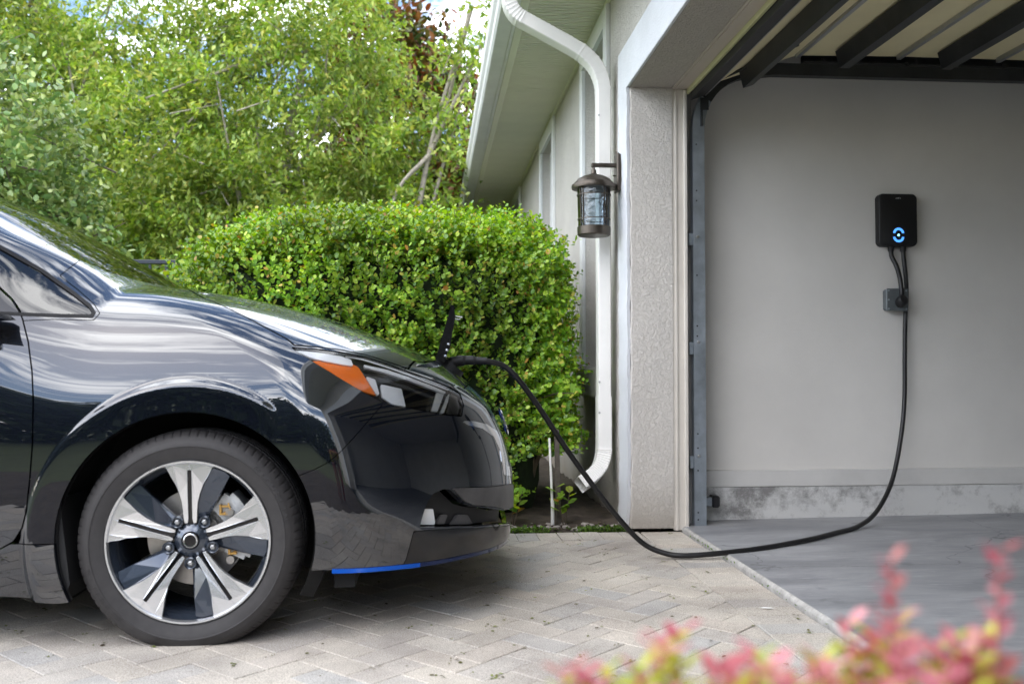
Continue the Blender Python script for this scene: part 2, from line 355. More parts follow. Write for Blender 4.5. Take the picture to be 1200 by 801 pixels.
for i in range(ns + 1):
    y = -1.3 + 5.74 * i / ns; j = random.uniform(-.002, .002)
    V += [(1.2165 + j, y, -.06), (1.2165 + j, y, .004), (1.2195 + j * .5, y, .0120 + j * .4), (1.228, y, .0185), (1.230, y, .0185), (1.230, y, -.06)]
mb.add(V, [(i * 6 + k, i * 6 + k + 1, i * 6 + k + 7, i * 6 + k + 6) for i in range(ns) for k in range(5)])
mb.build('slab_edge', M_edge, slab, smooth=True, sharp=50)

# ------------------------------------------------------------ the house
house = empty('house', (.95, 4.5, 0), label='beige stucco house side with open garage, white trim and deep eaves', cat='house')
HL = Vector((-.95, -4.5, 0))
def hp(mb, name, m, parent=None, **k):       # build a house part from world-space coordinates
    p = parent or house
    off = Vector((.95, 4.5, 0))
    q = p
    while q is not None and q is not house: q = q.parent
    mb.V = [tuple(Vector(v) - off) for v in mb.V] if q is house else mb.V
    return mb.build(name, m, p, **k)
M_st = stucco_mat('beige_stucco', (.63, .605, .56), scale=72, strength=.8, dirt=.75)
M_st2 = stucco_mat('reveal_stucco', (.72, .685, .635), scale=72, strength=.75, dirt=.5)
M_stw = stucco_mat('white_band_stucco', (.69, .71, .74), scale=60, strength=.35, dirt=.35)
M_white = mat('white_trim_paint', (.78, .79, .79), .45, noise=8, var=.05)
M_cream = mat('cream_trim_paint', (.66, .62, .56), .5, noise=6, var=.06)
M_soff = mat('cream_vinyl_soffit', (.76, .76, .62), .55, noise=3, var=.05)
M_inner = mat('painted_drywall', (.71, .69, .655), .7, noise=1.4, var=.07, bump=.25, bscale=120)
M_stem = None
def stem_mat():
    m, n, l, b = mat_new('stained_stem_wall'); t = N(n, 'ShaderNodeTexCoord')
    z = N(n, 'ShaderNodeTexNoise', i_Scale=14., i_Detail=12.0, i_Roughness=.82); l.new(t.outputs['Object'], z.inputs[0])
    s2 = N(n, 'ShaderNodeTexNoise', i_Scale=2.6, i_Detail=5.0); l.new(t.outputs['Object'], s2.inputs[0])
    m_ = N(n, 'ShaderNodeMath', operation='MULTIPLY'); l.new(z.outputs[0], m_.inputs[0]); l.new(s2.outputs[0], m_.inputs[1])
    c = N(n, 'ShaderNodeValToRGB'); e = c.color_ramp.elements; e[0].position = .24; e[1].position = .36
    e[0].color = (.64, .64, .63, 1); e[1].color = (.25, .245, .24, 1); l.new(m_.outputs[0], c.inputs[0]); l.new(c.outputs[0], b.inputs['Base Color'])
    b.inputs['Roughness'].default_value = .8
    bp = N(n, 'ShaderNodeBump', i_Strength=.6, i_Distance=.004); l.new(z.outputs[0], bp.inputs['Height']); l.new(bp.outputs[0], b.inputs['Normal'])
    return m
M_stem = stem_mat()
ZS = 2.81; Y0 = 4.44; HH = 2.175
WY = [(4.935, 5.85), (7.18, 8.13), (10.04, 11.0), (12.6, 13.55)]
# side wall with window openings
mb = MB(); y = 4.652
for (a, b) in WY:
    mb.box(.965, 1.165, y, a + .09, -.06, ZS); mb.box(.965, 1.165, a + .09, b - .09, -.06, .62); mb.box(.965, 1.165, a + .09, b - .09, 2.68, ZS); y = b - .09
mb.box(.965, 1.165, y, 16, -.06, ZS)
hp(mb, 'wall', M_st)
hp(MB().box(.965, 1.165, 2.0, Y0 - .001, HH + .226, ZS).box(.965, 1.165, -.5, 1.999, HH + .226, ZS).box(.965, 1.165, Y0 + .0, 4.65, HH + .226, ZS), 'upper_wall', M_st)
# pillar beside the opening; its reveal faces the camera
def rough_box(x0, x1, y0, y1, z0, z1, n=60):
    """tall box with a slightly wavy arris and a ragged foot"""
    mb = MB(); V = []
    for i in range(n + 1):
        z = z0 + (z1 - z0) * i / n
        e = .0022 * math.sin(i * .9) + .0015 * math.sin(i * 2.3 + 1)
        f = -.012 * max(0, 1 - z / .16) + e
        V += [(x0 + f, y0 + .006, z), (x0 + f + .006, y0, z), (x1, y0, z), (x1, y1, z), (x0 + f, y1, z)]
    F = [(i * 5 + k, i * 5 + (k + 1) % 5, i * 5 + 5 + (k + 1) % 5, i * 5 + 5 + k) for i in range(n) for k in range(5)] + [(4, 3, 2, 1, 0), tuple(n * 5 + k for k in range(5))]
    return mb.add(V, F)
hp(rough_box(.965, 1.176, Y0, 4.65, .012, HH - .001), 'pillar', M_st2, smooth=True, sharp=30)
# white band that frames the opening, 15 mm proud
def band_strip(pts_in, pts_out): pass
mb = MB(); n = 60; V = []
for i in range(n + 1):
    z = .012 + (HH - .012) * i / n; f = -.014 * max(0, 1 - z / .16) + .002 * math.sin(i * .8) + .0012 * math.sin(i * 2.9)
    V += [(.949 + f, Y0 + .004, z), (.949 + f, 4.65, z), (.9645 + min(f, 0), 4.65, z), (.9645 + min(f, 0), Y0 + .004, z)]
mb.add(V, [(i * 4 + k, i * 4 + (k + 1) % 4, i * 4 + 4 + (k + 1) % 4, i * 4 + 4 + k) for i in range(n) for k in range(4)] + [(3, 2, 1, 0)])
mb.box(.949, .9645, -.5, 4.65, HH + .0005, HH + .225, bev=.003)
mb.box(.949, .9645, -.70, -.5, .0, HH + .225, bev=.003)
hp(mb, 'white_band', M_stw, smooth=True, sharp=40)
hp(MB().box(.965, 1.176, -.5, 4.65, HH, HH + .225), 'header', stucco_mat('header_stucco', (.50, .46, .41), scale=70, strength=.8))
hp(MB().box(.965, 1.165, -1.3, -.5, 0, ZS), 'near_pillar', M_st2)
# jamb and head trim boards (inner side of the opening)
hp(MB().box(1.1765, 1.249, Y0 + .004, Y0 + .03, .0, HH - .001, bev=.002).box(1.190, 1.2, Y0 - .002, Y0 + .003, .0, HH - .01, bev=.001).box(1.232, 1.2495, Y0 - .012, Y0 + .003, .0, HH - .01, bev=.003), 'jamb_trim', M_cream)
hp(MB().box(1.1765, 1.25, -.5, Y0, HH - .004, HH + .03).box(1.188, 1.198, -.5, Y0, HH - .010, HH - .005), 'head_trim', mat('head_trim_paint', (.52, .46, .40), .5))
hp(MB().box(1.2505, 1.262, -.5, Y0 + .003, HH - .028, HH + .04), 'weather_strip', mat('cream_rubber', (.58, .57, .33), .5))
M_frame = mat('grey_wood_frame', (.30, .29, .28), .7, noise=5, var=.2)
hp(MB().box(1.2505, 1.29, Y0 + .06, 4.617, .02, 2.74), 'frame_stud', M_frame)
# garage inside
hp(MB().box(1.166, 7.45, 4.62, 4.78, .272, 2.76), 'garage_side_wall', M_inner)
hp(MB().box(1.166, 7.45, 4.606, 4.78, .186, .271, bev=.002), 'base_board', mat('painted_sill_board', (.64, .63, .61), .6, noise=5, var=.06))
V, F = [], []
nx, nz_ = 240, 10
for j in range(nz_ + 1):
    for i in range(nx + 1):
        x = 1.166 + (7.45 - 1.166) * i / nx; z = -.02 + .2055 * j / nz_
        V.append((x, 4.598 + .003 * math.sin(x * 13 + z * 40) + random.uniform(-.0015, .0015) - (.006 if j == 0 else 0), z))
F = [(j * (nx + 1) + i, j * (nx + 1) + i + 1, (j + 1) * (nx + 1) + i + 1, (j + 1) * (nx + 1) + i) for j in range(nz_) for i in range(nx)]
mb = MB().add(V, F); mb.box(1.166, 7.45, 4.612, 4.78, -.02, .1855)
hp(mb, 'stem_wall', M_stem, smooth=True, sharp=40)
hp(MB().box(7.3, 7.45, -1.3, 4.604, 0, 2.76), 'garage_back_wall', M_inner)
hp(MB().box(1.166, 7.45, -1.45, -1.3005, 0, 2.76), 'garage_near_wall', M_inner)
hp(MB().box(1.166, 7.45, -1.45, 4.78, 2.761, 2.8), 'garage_ceiling', M_inner)
hp(MB().box(1.1665, 1.2495, -.5, 4.6195, HH + .04, 2.759).box(1.1665, 1.2495, -1.3, -.5005, 0, 2.759), 'garage_front_inside', M_inner)
# eaves: ribbed soffit panels, fascia, gutter
SX0, SX1 = .50, .9645
mb0 = None; py_ = -1.4; cnt = 0
def soffit_geo(vent):
    mb = MB(); n = 8; V = []
    for i in range(n):
        a = .305 * i / n; w = .305 / n
        V += [(0, a, 0), (0, a + w * .62, 0), (0, a + w * .66, .016), (0, a + w * .97, .016)]
    V.append((0, .305, 0)); k = len(V)
    VV = V + [(SX1 - SX0 - .02, y, z) for (_, y, z) in V]
    mb.add(VV, [(i, i + 1, i + 1 + k, i + k) for i in range(k - 1)]); return mb
proto = soffit_geo(0).build('soffit_panel', M_soff, house); proto.location = (SX0 + .01 - .95, py_ - 4.5, ZS - .008)
i = 0
while py_ < 15.9:
    i += 1; py_ += .306; o = link(proto.copy(), house); o.location = (SX0 + .01 - .95, py_ - 4.5, ZS - .008 + random.uniform(-.0008, .0008))
hp(MB().box(SX1 - .022, SX1, -1.4, 4.651, ZS - .02, ZS - .003, bev=.003).box(SX1 - .022, SX1, 4.655, 16.2, ZS - .02, ZS - .003, bev=.003), 'soffit_channel', M_soff)
hp(MB().box(SX0 - .02, SX0 + .028, -1.4, 16.2, ZS - .016, ZS + .006, bev=.004), 'fascia_channel', M_soff)
hp(MB().box(SX0 - .022, 1.2, -1.4, 16.2, ZS + .0065, ZS + .02), 'eave_deck', M_soff)
hp(MB().box(SX0 - .04, SX0 - .0225, -1.4, 16.2, ZS - .018, ZS + .15), 'fascia', M_white)
gp = [(SX0 - .041, .115), (SX0 - .041, -.012), (SX0 - .125, -.012), (SX0 - .137, .006), (SX0 - .142, .04), (SX0 - .158, .065), (SX0 - .163, .10), (SX0 - .163, .118), (SX0 - .150, .118), (SX0 - .150, .10), (SX0 - .13, .045), (SX0 - .122, 0), (SX0 - .044, 0), (SX0 - .044, .115)]
mb = MB().prism([(x, ZS + z) for x, z in gp], 1, -1.4, 16.2)
hp(mb, 'gutter', M_white)
# shingle roof above the eaves (pitched back)
mb = MB()
mb.prism([(SX0 - .06, ZS + .155), (4.3, ZS + 1.85), (8.2, ZS + .155), (8.2, ZS + .185), (4.3, ZS + 1.89), (SX0 - .06, ZS + .185)], 1, -1.6, 16.4)
hp(mb, 'roof', mat('brown_shingles', (.12, .10, .09), .9, noise=25, var=.4))
hp(MB().prism([(1.2, ZS + .021), (7.4, ZS + .021), (7.4, ZS + .3), (4.3, ZS + 1.8), (1.2, ZS + .4)], 1, 15.8, 15.99).prism([(1.2, ZS + .021), (7.4, ZS + .021), (7.4, ZS + .3), (4.3, ZS + 1.8), (1.2, ZS + .4)], 1, -1.44, -1.3), 'gable', M_st)
hp(MB().box(1.1655, 7.45, 15.8, 16, -.06, ZS + .02).box(7.3, 7.45, 4.79, 15.79, -.06, ZS + .02), 'rear_wall', M_st)
# windows
M_glass = glass_mat('window_glass', (.8, .86, .88), 1.52)
M_blind = mat('sky_white_blind', (.78, .82, .84), .6)  # added blind; pale colour stands in for sky reflected in the panes
for (a, b) in WY:
    fr = hp(MB().box(.940, .9645, a, a + .09, .80, ZS - .0205, bev=.003).box(.940, .9645, b - .09, b, .80, ZS - .0205, bev=.003).box(.940, .9645, a + .0905, b - .0905, 2.68, ZS - .0205), 'window', M_white)
    fr['label'] = 'tall window in white trim'
    off = house
    def wp(mb, nm, m, **k):
        mb.V = [tuple(Vector(v) - Vector((.95, 4.5, 0))) for v in mb.V]; return mb.build(nm, m, fr, **k)
    wp(MB().box(1.03, 1.06, a + .0905, a + .13, .8, 2.68).box(1.03, 1.06, b - .13, b - .0905, .8, 2.68).box(1.03, 1.06, a + .13, b - .13, 2.64, 2.68).box(1.03, 1.06, a + .13, b - .13, .8, .84).box(1.035, 1.055, a + .13, b - .13, 1.70, 1.735), 'frame', M_white)
    wp(MB().box(1.044, 1.047, a + .13, b - .13, .84, 1.70), 'pane', M_glass); wp(MB().box(1.044, 1.047, a + .13, b - .13, 1.735, 2.64), 'pane', M_glass)
    mbb = MB()
    for k in range(44): mbb.box(1.075, 1.10, a + .1, b - .1, .83 + k * .042, .833 + k * .042 + .036)
    wp(mbb, 'added_blind', M_blind)
    wp(MB().box(.905, .9645, a - .02, b + .02, .62, .797, bev=.012), 'sill', M_st)
    wp(MB().box(.965, 1.11, a + .0905, b - .0905, .62, .797), 'inner_sill', M_white)
# downspout
def rprof(w, h, c=.2):   # ribbed rectangular pipe section
    P = []
    for (sx, sy) in ((1, 1), (-1, 1), (-1, -1), (1, -1)):
        P += [(sx * (w - c * w * .5 if (sx * sy > 0) else w), sy * (h if (sx * sy > 0) else h - c * h * .5)), (sx * (w if (sx * sy > 0) else w - c * w * .5), sy * (h - c * h * .5 if (sx * sy > 0) else h))]
    return P
M_pipe = mat('white_downspout', (.86, .85, .82), .35, noise=4, var=.04)
ds = [(.395, 4.80, 2.815), (.395, 4.80, 2.76), (.405, 4.80, 2.70), (.44, 4.80, 2.65), (.50, 4.80, 2.615), (.72, 4.80, 2.50), (.80, 4.80, 2.45), (.86, 4.80, 2.385), (.893, 4.80, 2.30), (.897, 4.80, 2.2)]
ds = [tuple(p) for p in spline(ds, 9)]
prof = [(.044, -.034), (.048, -.030), (.048, -.012), (.044, -.009), (.044, .009), (.048, .012), (.048, .030), (.044, .034), (.03, .036), (.012, .036), (.009, .033), (-.009, .033), (-.012, .036), (-.03, .036), (-.044, .034), (-.048, .030), (-.048, -.030), (-.044, -.034), (-.03, -.036), (.03, -.036)]
def ribbed(pts, where, r=1., step=3):
    o = []
    for i, p in enumerate(pts): o.append(r * (1.05 if (where(i) and i % step == 0) else 1.0))
    return o
mb = MB(); mb.tube(ds, ribbed(ds, lambda i: 5 < i < 36 or i > 50 and i < 76, step=3), prof=prof, up=(0, 1, 0))
dspout = hp(mb, 'downspout', M_pipe, smooth=True, sharp=28)
dn = [(.897, 4.80, 2.205), (.897, 4.80, 1.66)]; dn2 = [(.897, 4.80, 1.665), (.897, 4.80, .64)]
def dchild(mb, nm, m=M_pipe, **k):
    mb.V = [tuple(Vector(v) - Vector((.95, 4.5, 0))) for v in mb.V]; return mb.build(nm, m, dspout, **k)
dchild(MB().tube(dn, .985, prof=prof, up=(0, 1, 0)), 'pipe', smooth=True, sharp=28); dchild(MB().tube(dn2, .95, prof=prof, up=(0, 1, 0)), 'pipe', smooth=True, sharp=28)
el = [tuple(p) for p in spline([(.897, 4.80, .645), (.897, 4.80, .40), (.890, 4.79, .33), (.868, 4.77, .275), (.83, 4.75, .235), (.79, 4.73, .21), (.76, 4.72, .192)], 9)]
dchild(MB().tube(el, ribbed(el, lambda i: i > 10, r=1.03, step=2), prof=prof, up=(0, 1, 0), cap=False), 'elbow', smooth=True, sharp=28)
mb = MB()
for z in (2.12, 1.66, .72, .56): mb.lathe([(0, .003), (.005, .002), (.006, 0)], 8, Matrix.Translation((.897 - .03, 4.7515, z)) @ Matrix.Rotation(R(90), 4, 'X'))
dchild(mb, 'screw', mat('pipe_screw', (.5, .5, .5), .4, metal=1))

# ------------------------------------------------------------ wall lantern
M_bronze = mat('brushed_bronze', (.10, .085, .07), .38, metal=.85, noise=12, var=.25, rvar=.08)
M_seed = glass_mat('water_glass', (.62, .70, .76), 1.9, .12, wavy=45)
lan = empty('wall_lantern', (.815, 4.615, 1.462), label='bronze cylindrical lantern with leaded glass hanging beside the white downspout', cat='wall lamp')
def lp(mb, nm, m, **k): return mb.build(nm, m, lan, **k)
lp(MB().lathe([(0, .338), (.012, .338), (.014, .320), (.022, .314), (.05, .306), (.082, .290), (.094, .276), (.1, .270), (.1, .262), (.112, .260), (.114, .250), (.112, .240), (.085, .238), (0, .238)], 40), 'cap', M_bronze, smooth=True, sharp=40)
lp(MB().lathe([(0, .0), (.078, .0), (.084, .006), (.085, .045), (.080, .048), (.0, .048)], 40), 'base_ring', M_bronze, smooth=True, sharp=40)
lp(MB().lathe([(.079, .048), (.0845, .238)], 48), 'glass', M_seed, smooth=True)
mb = MB()
for k in range(4):
    for dd in (0, 13): 
        a = R(-62 + 90 * k + dd)
        mb.tube([(.0815 * math.cos(a), .0815 * math.sin(a), .046), (.087 * math.cos(a), .087 * math.sin(a), .240)], .0028, 6)
for (h, r) in ((.082, .0818), (.205, .0855)):
    mb.lathe([(r - .001, h), (r + .0022, h), (r + .0022, h + .0045), (r - .001, h + .0045)], 40)
for k in range(4):
    a = R(-55.5 + 90 * k)
    for h in (.075, .145, .217): mb.tube([(.083 * math.cos(a - .11), .083 * math.sin(a - .11), h), (.083 * math.cos(a + .11), .083 * math.sin(a + .11), h)], .0022, 5)
lp(mb, 'leading', M_bronze)
0 and lp(MB().lathe([(0, .06), (.014, .06), (.014, .10), (.01, .105), (.026, .14), (.028, .165), (.016, .195), (0, .2)], 16), 'bulb', mat('frosted_bulb', (.8, .8, .78), .3), smooth=True)
lp(MB().box(-.012, .122, -.012, .012, .352, .372, bev=.003).tube([(0, 0, .335), (0, 0, .355)], .007, 8), 'arm', M_bronze)
lp(MB().box(.112, .126, -.045, .045, .225, .42, bev=.005).box(.12, .136, -.035, .035, .23, .415), 'wall_plate', M_bronze)
lp(MB().lathe([(.004, 0), (.004, .012)], 8, Matrix.Translation((.112, 0, .31)) @ Matrix.Rotation(R(-90), 4, 'Y')).tube([(.118, 0, .415), (.118, 0, .435)], .004, 6), 'finial', M_bronze)

# ------------------------------------------------------------ garage door, open overhead
M_galv = mat('galvanised_steel', (.40, .45, .50), .38, metal=.75, noise=9, var=.25, rvar=.12)
M_dark = mat('dark_steel', (.035, .038, .042), .45, metal=.3, noise=6, var=.3)
M_door = mat('cream_door_lining', (.86, .78, .48), .55, noise=2, var=.08)
M_silver = mat('bright_hinge_steel', (.45, .46, .47), .4, metal=.8)
gd = empty('garage_door', (1.3, 4.45, 0), label='sectional garage door rolled up on its tracks above the opening', cat='garage door')
def gp_(mb, nm, m, parent=None, **k):
    mb.V = [tuple(Vector(v) - Vector((1.3, 4.45, 0))) for v in mb.V]; return mb.build(nm, m, parent or gd, **k)
YA, YB = -.42, 4.425
secs = [((1.285, 2.165), (1.80, 2.350)), ((1.806, 2.352), (2.325, 2.362)), ((2.331, 2.362), (2.85, 2.362)), ((2.856, 2.362), (3.376, 2.362))]
for (p, q) in secs:
    dxn = Vector((q[0] - p[0], q[1] - p[1])).normalized(); nn = Vector((-dxn.y, dxn.x)) * .035
    s_ = gp_(MB().prism([p, q, (q[0] + nn.x, q[1] + nn.y), (p[0] + nn.x, p[1] + nn.y)], 1, YA, YB), 'door_section', M_door)
gp_(MB().prism([(1.262, 2.11), (1.335, 2.135), (1.36, 2.188), (1.283, 2.162), (1.265, 2.15)], 1, YA, YB - .01), 'bottom_seal', mat('black_rubber', (.012, .012, .013), .55))
gp_(MB().prism([(1.336, 2.134), (1.342, 2.136), (1.368, 2.192), (1.361, 2.190)], 1, YA, YB - .01), 'bottom_retainer', M_silver)
for (x, z) in ((1.50, 2.150), (1.985, 2.262), (2.51, 2.270), (3.04, 2.270)):
    gp_(MB().prism([(x, z), (x + .05, z + (.018 if x < 1.6 else 0)), (x + .065, z + .11), (x + .058, z + .11), (x + .045, z + .02), (x + .006, z + .012), (x - .006, z + .086), (x - .02, z + .082)], 1, YA + .1, 4.33), 'strut', M_dark)
for x in (1.803, 2.328, 2.853): gp_(MB().box(x - .012, x + .012, YA + .01, YB - .02, 2.338 if x > 2 else 2.332, 2.349 if x < 2 else 2.3615, bev=.002), 'joint_rail', M_silver)
mb = MB().tube([(1.43, 4.40, 2.225), (1.60, 3.9, 2.215)], .008, 6); gp_(mb, 'lift_arm', M_dark)
# tracks
def cprof(w=.030, d=.022, t=.003): return [(-w, -d), (w, -d), (w, d), (w - t * 2, d), (w - t, -d + t), (-w + t, -d + t), (-w + t, d), (-w, d)]
tr = []
for z in (0.02, .5, 1.0, 1.5, 1.98): tr.append((1.312, 4.47, z))
for k in range(1, 9):
    a = R(90 * k / 9); tr.append((1.312 + .30 * (1 - math.cos(a)), 4.47, 1.98 + .30 * math.sin(a)))
tv = MB()
tv.tube(tr[:8], 1, prof=[(y, -x) for x, y in cprof()], up=(0, 1, 0))
track = gp_(tv, 'vertical_track', M_galv)
th = MB(); th.tube(tr[7:] + [(1.70, 4.47, 2.29), (7.0, 4.47, 2.30)], 1, prof=[(y, -x) for x, y in cprof()], up=(0, 1, 0))
gp_(th, 'horizontal_track', M_dark)
gp_(MB().box(1.86, 6.9, 4.455, 4.50, 2.335, 2.342).box(1.86, 6.9, 4.494, 4.50, 2.343, 2.43), 'angle_iron', M_dark)
mbh = MB(); mbs = MB()
for z in (.05, .085, .29, .40, .47, .95, 1.0, 1.25, 1.62, 1.67, 1.9):
    for dx_ in (-.012,): mbh.lathe([(0, .0012), (.0042, .0012), (.0042, 0)], 8, Matrix.Translation((1.312 + dx_, 4.4475, z)) @ Matrix.Rotation(R(90), 4, 'X'))
def tchild(mb, nm, m, **k):
    mb.V = [tuple(Vector(v) - Vector((1.3, 4.45, 0))) for v in mb.V]; return mb.build(nm, m, track, **k)
tchild(mbh, 'bolt_hole', M_dark)
for z in (.36, .92, 1.44): mbs.lathe([(0, .005), (.006, .004), (.0085, 0)], 10, Matrix.Translation((1.305, 4.447, z)) @ Matrix.Rotation(R(90), 4, 'X'))
tchild(mbs, 'bolt', mat('bolt_steel', (.7, .7, .7), .3, metal=1), smooth=True)
for z in (.30, .86, 1.40):
    tchild(MB().box(1.262, 1.281, 4.455, 4.46, z, z + .06, bev=.001).box(1.262, 1.267, 4.4605, 4.5, z, z + .06), 'bracket', M_galv)
gp_(MB().box(1.345, 1.40, 4.50, 4.55, .105, .15, bev=.004), 'sensor_bracket', M_galv)
gp_(MB().box(1.385, 1.425, 4.49, 4.56, .10, .158, bev=.008), 'safety_sensor', mat('black_sensor', (.01, .01, .012), .4))
mb = MB()
for (x, z) in ((1.335, 2.10), (1.33, 2.16), (1.40, 2.20), (1.96, 2.345), (2.40, 2.335), (2.45, 2.35), (2.92, 2.34)): mb.lathe([(0, .008), (.007, .008), (.007, 0), (.013, 0), (.013, -.006), (0, -.006)], 12, Matrix.Translation((x, 4.448, z)) @ Matrix.Rotation(R(90), 4, 'X'))
gp_(mb, 'roller', M_dark, smooth=True, sharp=40)
gp_(MB().box(1.318, 1.36, 4.432, 4.438, 2.07, 2.13).box(1.32, 1.33, 4.43, 4.445, 1.99, 2.07), 'roller_bracket', M_dark)

# ------------------------------------------------------------ charger on the wall
M_blk = mat('satin_black_plastic', (.012, .012, .013), .5, spec=.4)
M_cable = mat('black_cable_rubber', (.010, .010, .011), .42, bump=.3, bscale=300)
ch = empty('charging_station', (2.406, 4.62, 1.42), label='black rounded wall charging box with glowing blue ring light', cat='wall charger')
def rrect(w, h, r, n=6):
    P = []
    for (cx, cz, a0) in ((w - r, h - r, 0), (-w + r, h - r, 90), (-w + r, -h + r, 180), (w - r, -h + r, 270)):
        for k in range(n + 1): a = R(a0 + 90 * k / n); P.append((cx + r * math.cos(a), cz + r * math.sin(a)))
    return P
mb = MB(); V = []; rings = [(1.0, -.004), (1.0, -.036), (.985, -.044), (.95, -.047)]
for s_, y in rings: V += [(x * s_ if s_ == 1 else x - (1 - s_) * .1 * np.sign(x), y, z - (1 - s_) * .1 * np.sign(z) + .14) for x, z in rrect(.104, .137, .026)]
c = len(V) // 4
mb.add(V, [(i * c + k, (i * c + (k + 1) % c), (i + 1) * c + (k + 1) % c, (i + 1) * c + k) for i in range(3) for k in range(c)] + [tuple(3 * c + k for k in range(c)), tuple(range(c - 1, -1, -1))])
mb.build('case', M_blk, ch, smooth=True, sharp=50)
def emis(name, col, s):
    m, n, l, b = mat_new(name); b.inputs['Base Color'].default_value = (*col, 1); b.inputs['Emission Color'].default_value = (*col, 1); b.inputs['Emission Strength'].default_value = s; return m
def arc_poly(r0, r1, a0, a1, sx=1, sz=1, cz=0, n=14):
    P = [(sx * r1 * math.cos(R(a0 + (a1 - a0) * k / n)), cz + sz * r1 * math.sin(R(a0 + (a1 - a0) * k / n))) for k in range(n + 1)]
    return P + [(sx * r0 * math.cos(R(a1 - (a1 - a0) * k / n)), cz + sz * r0 * math.sin(R(a1 - (a1 - a0) * k / n))) for k in range(n + 1)]
M_blue = emis('blue_ring_light', (.06, .25, .85), .85)
cz = .061
mb = MB()
for (a0, a1, dz) in ((5, 175, .008), (185, 355, -.008)):
    P = arc_poly(.018, .030, a0, a1, 1, 1, cz + dz); n = 15
    b0 = len(mb.V); mb.V += [(x, -.0482, z) for x, z in P]; mb.F += [(b0 + k, b0 + k + 1, b0 + 2 * n - 2 - k, b0 + 2 * n - 1 - k) for k in range(n - 1)]
mb.build('ring_light', M_blue, ch)
MB().lathe([(0, .0025), (.005, .0025), (.0065, 0)], 12, Matrix.Translation((0, -.0475, cz)) @ Matrix.Rotation(R(90), 4, 'X')).build('centre_light', emis('cyan_light', (.25, .75, 1.0), 1.4), ch)
mb = MB(); d = .017
mb.add([(0, -.0478, cz + d), (d, -.0478, cz), (0, -.0478, cz - d), (-d, -.0478, cz)], [(0, 1, 2, 3)]); mb.build('diamond_button', mat('gloss_black_button', (.006, .007, .01), .15), ch)
def text_mesh(txt, size, extrude=.0003):
    cu = bpy.data.curves.new('lettering', 'FONT'); cu.body = txt; cu.size = size; cu.extrude = extrude; cu.align_x = 'CENTER'; cu.align_y = 'CENTER'; cu.resolution_u = 3
    o = bpy.data.objects.new('lettering', cu); COL.objects.link(o); dg = bpy.context.evaluated_depsgraph_get(); dg.update()
    me = bpy.data.meshes.new_from_object(o.evaluated_get(dg)); bpy.data.objects.remove(o); bpy.data.curves.remove(cu); return me
lm = text_mesh('enel x', .0115, .0003); lm.materials.append(mat('white_print', (.8, .8, .8), .5)); lo = bpy.data.objects.new('lettering', lm); link(lo, ch); lo.location = (0, -.0476, .253); lo.rotation_euler = (R(90), 0, 0)
for x in (-.031, .034): MB().lathe([(.011, .012), (.017, .008), (.015, -.016), (.0125, -.024)], 14, Matrix.Translation((x, -.026, 0))).build('cable_gland', M_blk, ch, smooth=True)
mb = MB().tube(spline([(-.031, -.026, -.01), (-.028, -.028, -.05), (-.015, -.05, -.10), (-.002, -.058, -.16), (.0, -.065, -.20), (.0, -.072, -.235), (0, -.068, -.262)], 8), .0115, 12)
mb.build('supply_cord', M_cable, ch, smooth=True, sharp=60)
mb = MB().lathe([(0, .03), (.019, .03), (.027, .022), (.029, 0), (.027, -.02), (0, -.022)], 20, Matrix.Translation((.0, -.068, -.285)) @ Matrix.Rotation(R(70), 4, 'X')); mb.build('plug', M_blk, ch, smooth=True, sharp=45)
ob = empty('outlet_box', (2.392, 4.62, 1.145), label='grey metal outlet box on the garage wall below the black charger', cat='electrical box')
M_ob = mat('grey_cast_box', (.16, .18, .19), .5, metal=.5, noise=20, var=.2)
MB().box(-.055, .055, -.05, 0, -.055, .055, bev=.008).build('box', M_ob, ob)
MB().box(-.058, .058, -.056, -.0505, -.058, .058, bev=.002).build('cover', M_ob, ob)
mb = MB()
for x in (-.047, .047):
    for z in (-.047, 0, .047): mb.lathe([(0, .004), (.004, .003), (.0055, 0)], 8, Matrix.Translation((x, -.056, z)) @ Matrix.Rotation(R(90), 4, 'X'))
mb.build('screw', M_galv, ob)
# the long charging cable: wall, floor, up to the nose of the car
cab = empty('charging_cable', (2.44, 4.575, 0), label='long thick black charging cable looping across the floor to the car', cat='charging cable')
cpts = [(2.440, 4.594, 1.41), (2.443, 4.592, 1.36), (2.450, 4.585, 1.24), (2.454, 4.592, 1.15), (2.446, 4.592, 1.03), (2.438, 4.585, .85), (2.425, 4.57, .62), (2.385, 4.54, .42), (2.30, 4.47, .22), (2.17, 4.37, .09), (2.02, 4.25, .042), (1.85, 4.12, .036), (1.65, 3.97, .034), (1.40, 3.83, .030), (1.20, 3.77, .024), (1.05, 3.77, .016), (.97, 3.79, .022), (.88, 3.81, .06), (.78, 3.80, .16), (.66, 3.78, .31), (.54, 3.74, .47), (.43, 3.69, .63), (.34, 3.63, .745), (.28, 3.62, .80), (.22, 3.605, .818), (.17, 3.60, .822), (.12, 3.598, .818)]
MB().tube(spline(cpts, 10), .0112, 12).build('cord', M_cable, cab, smooth=True, sharp=60).location = (-2.44, -4.575, 0)
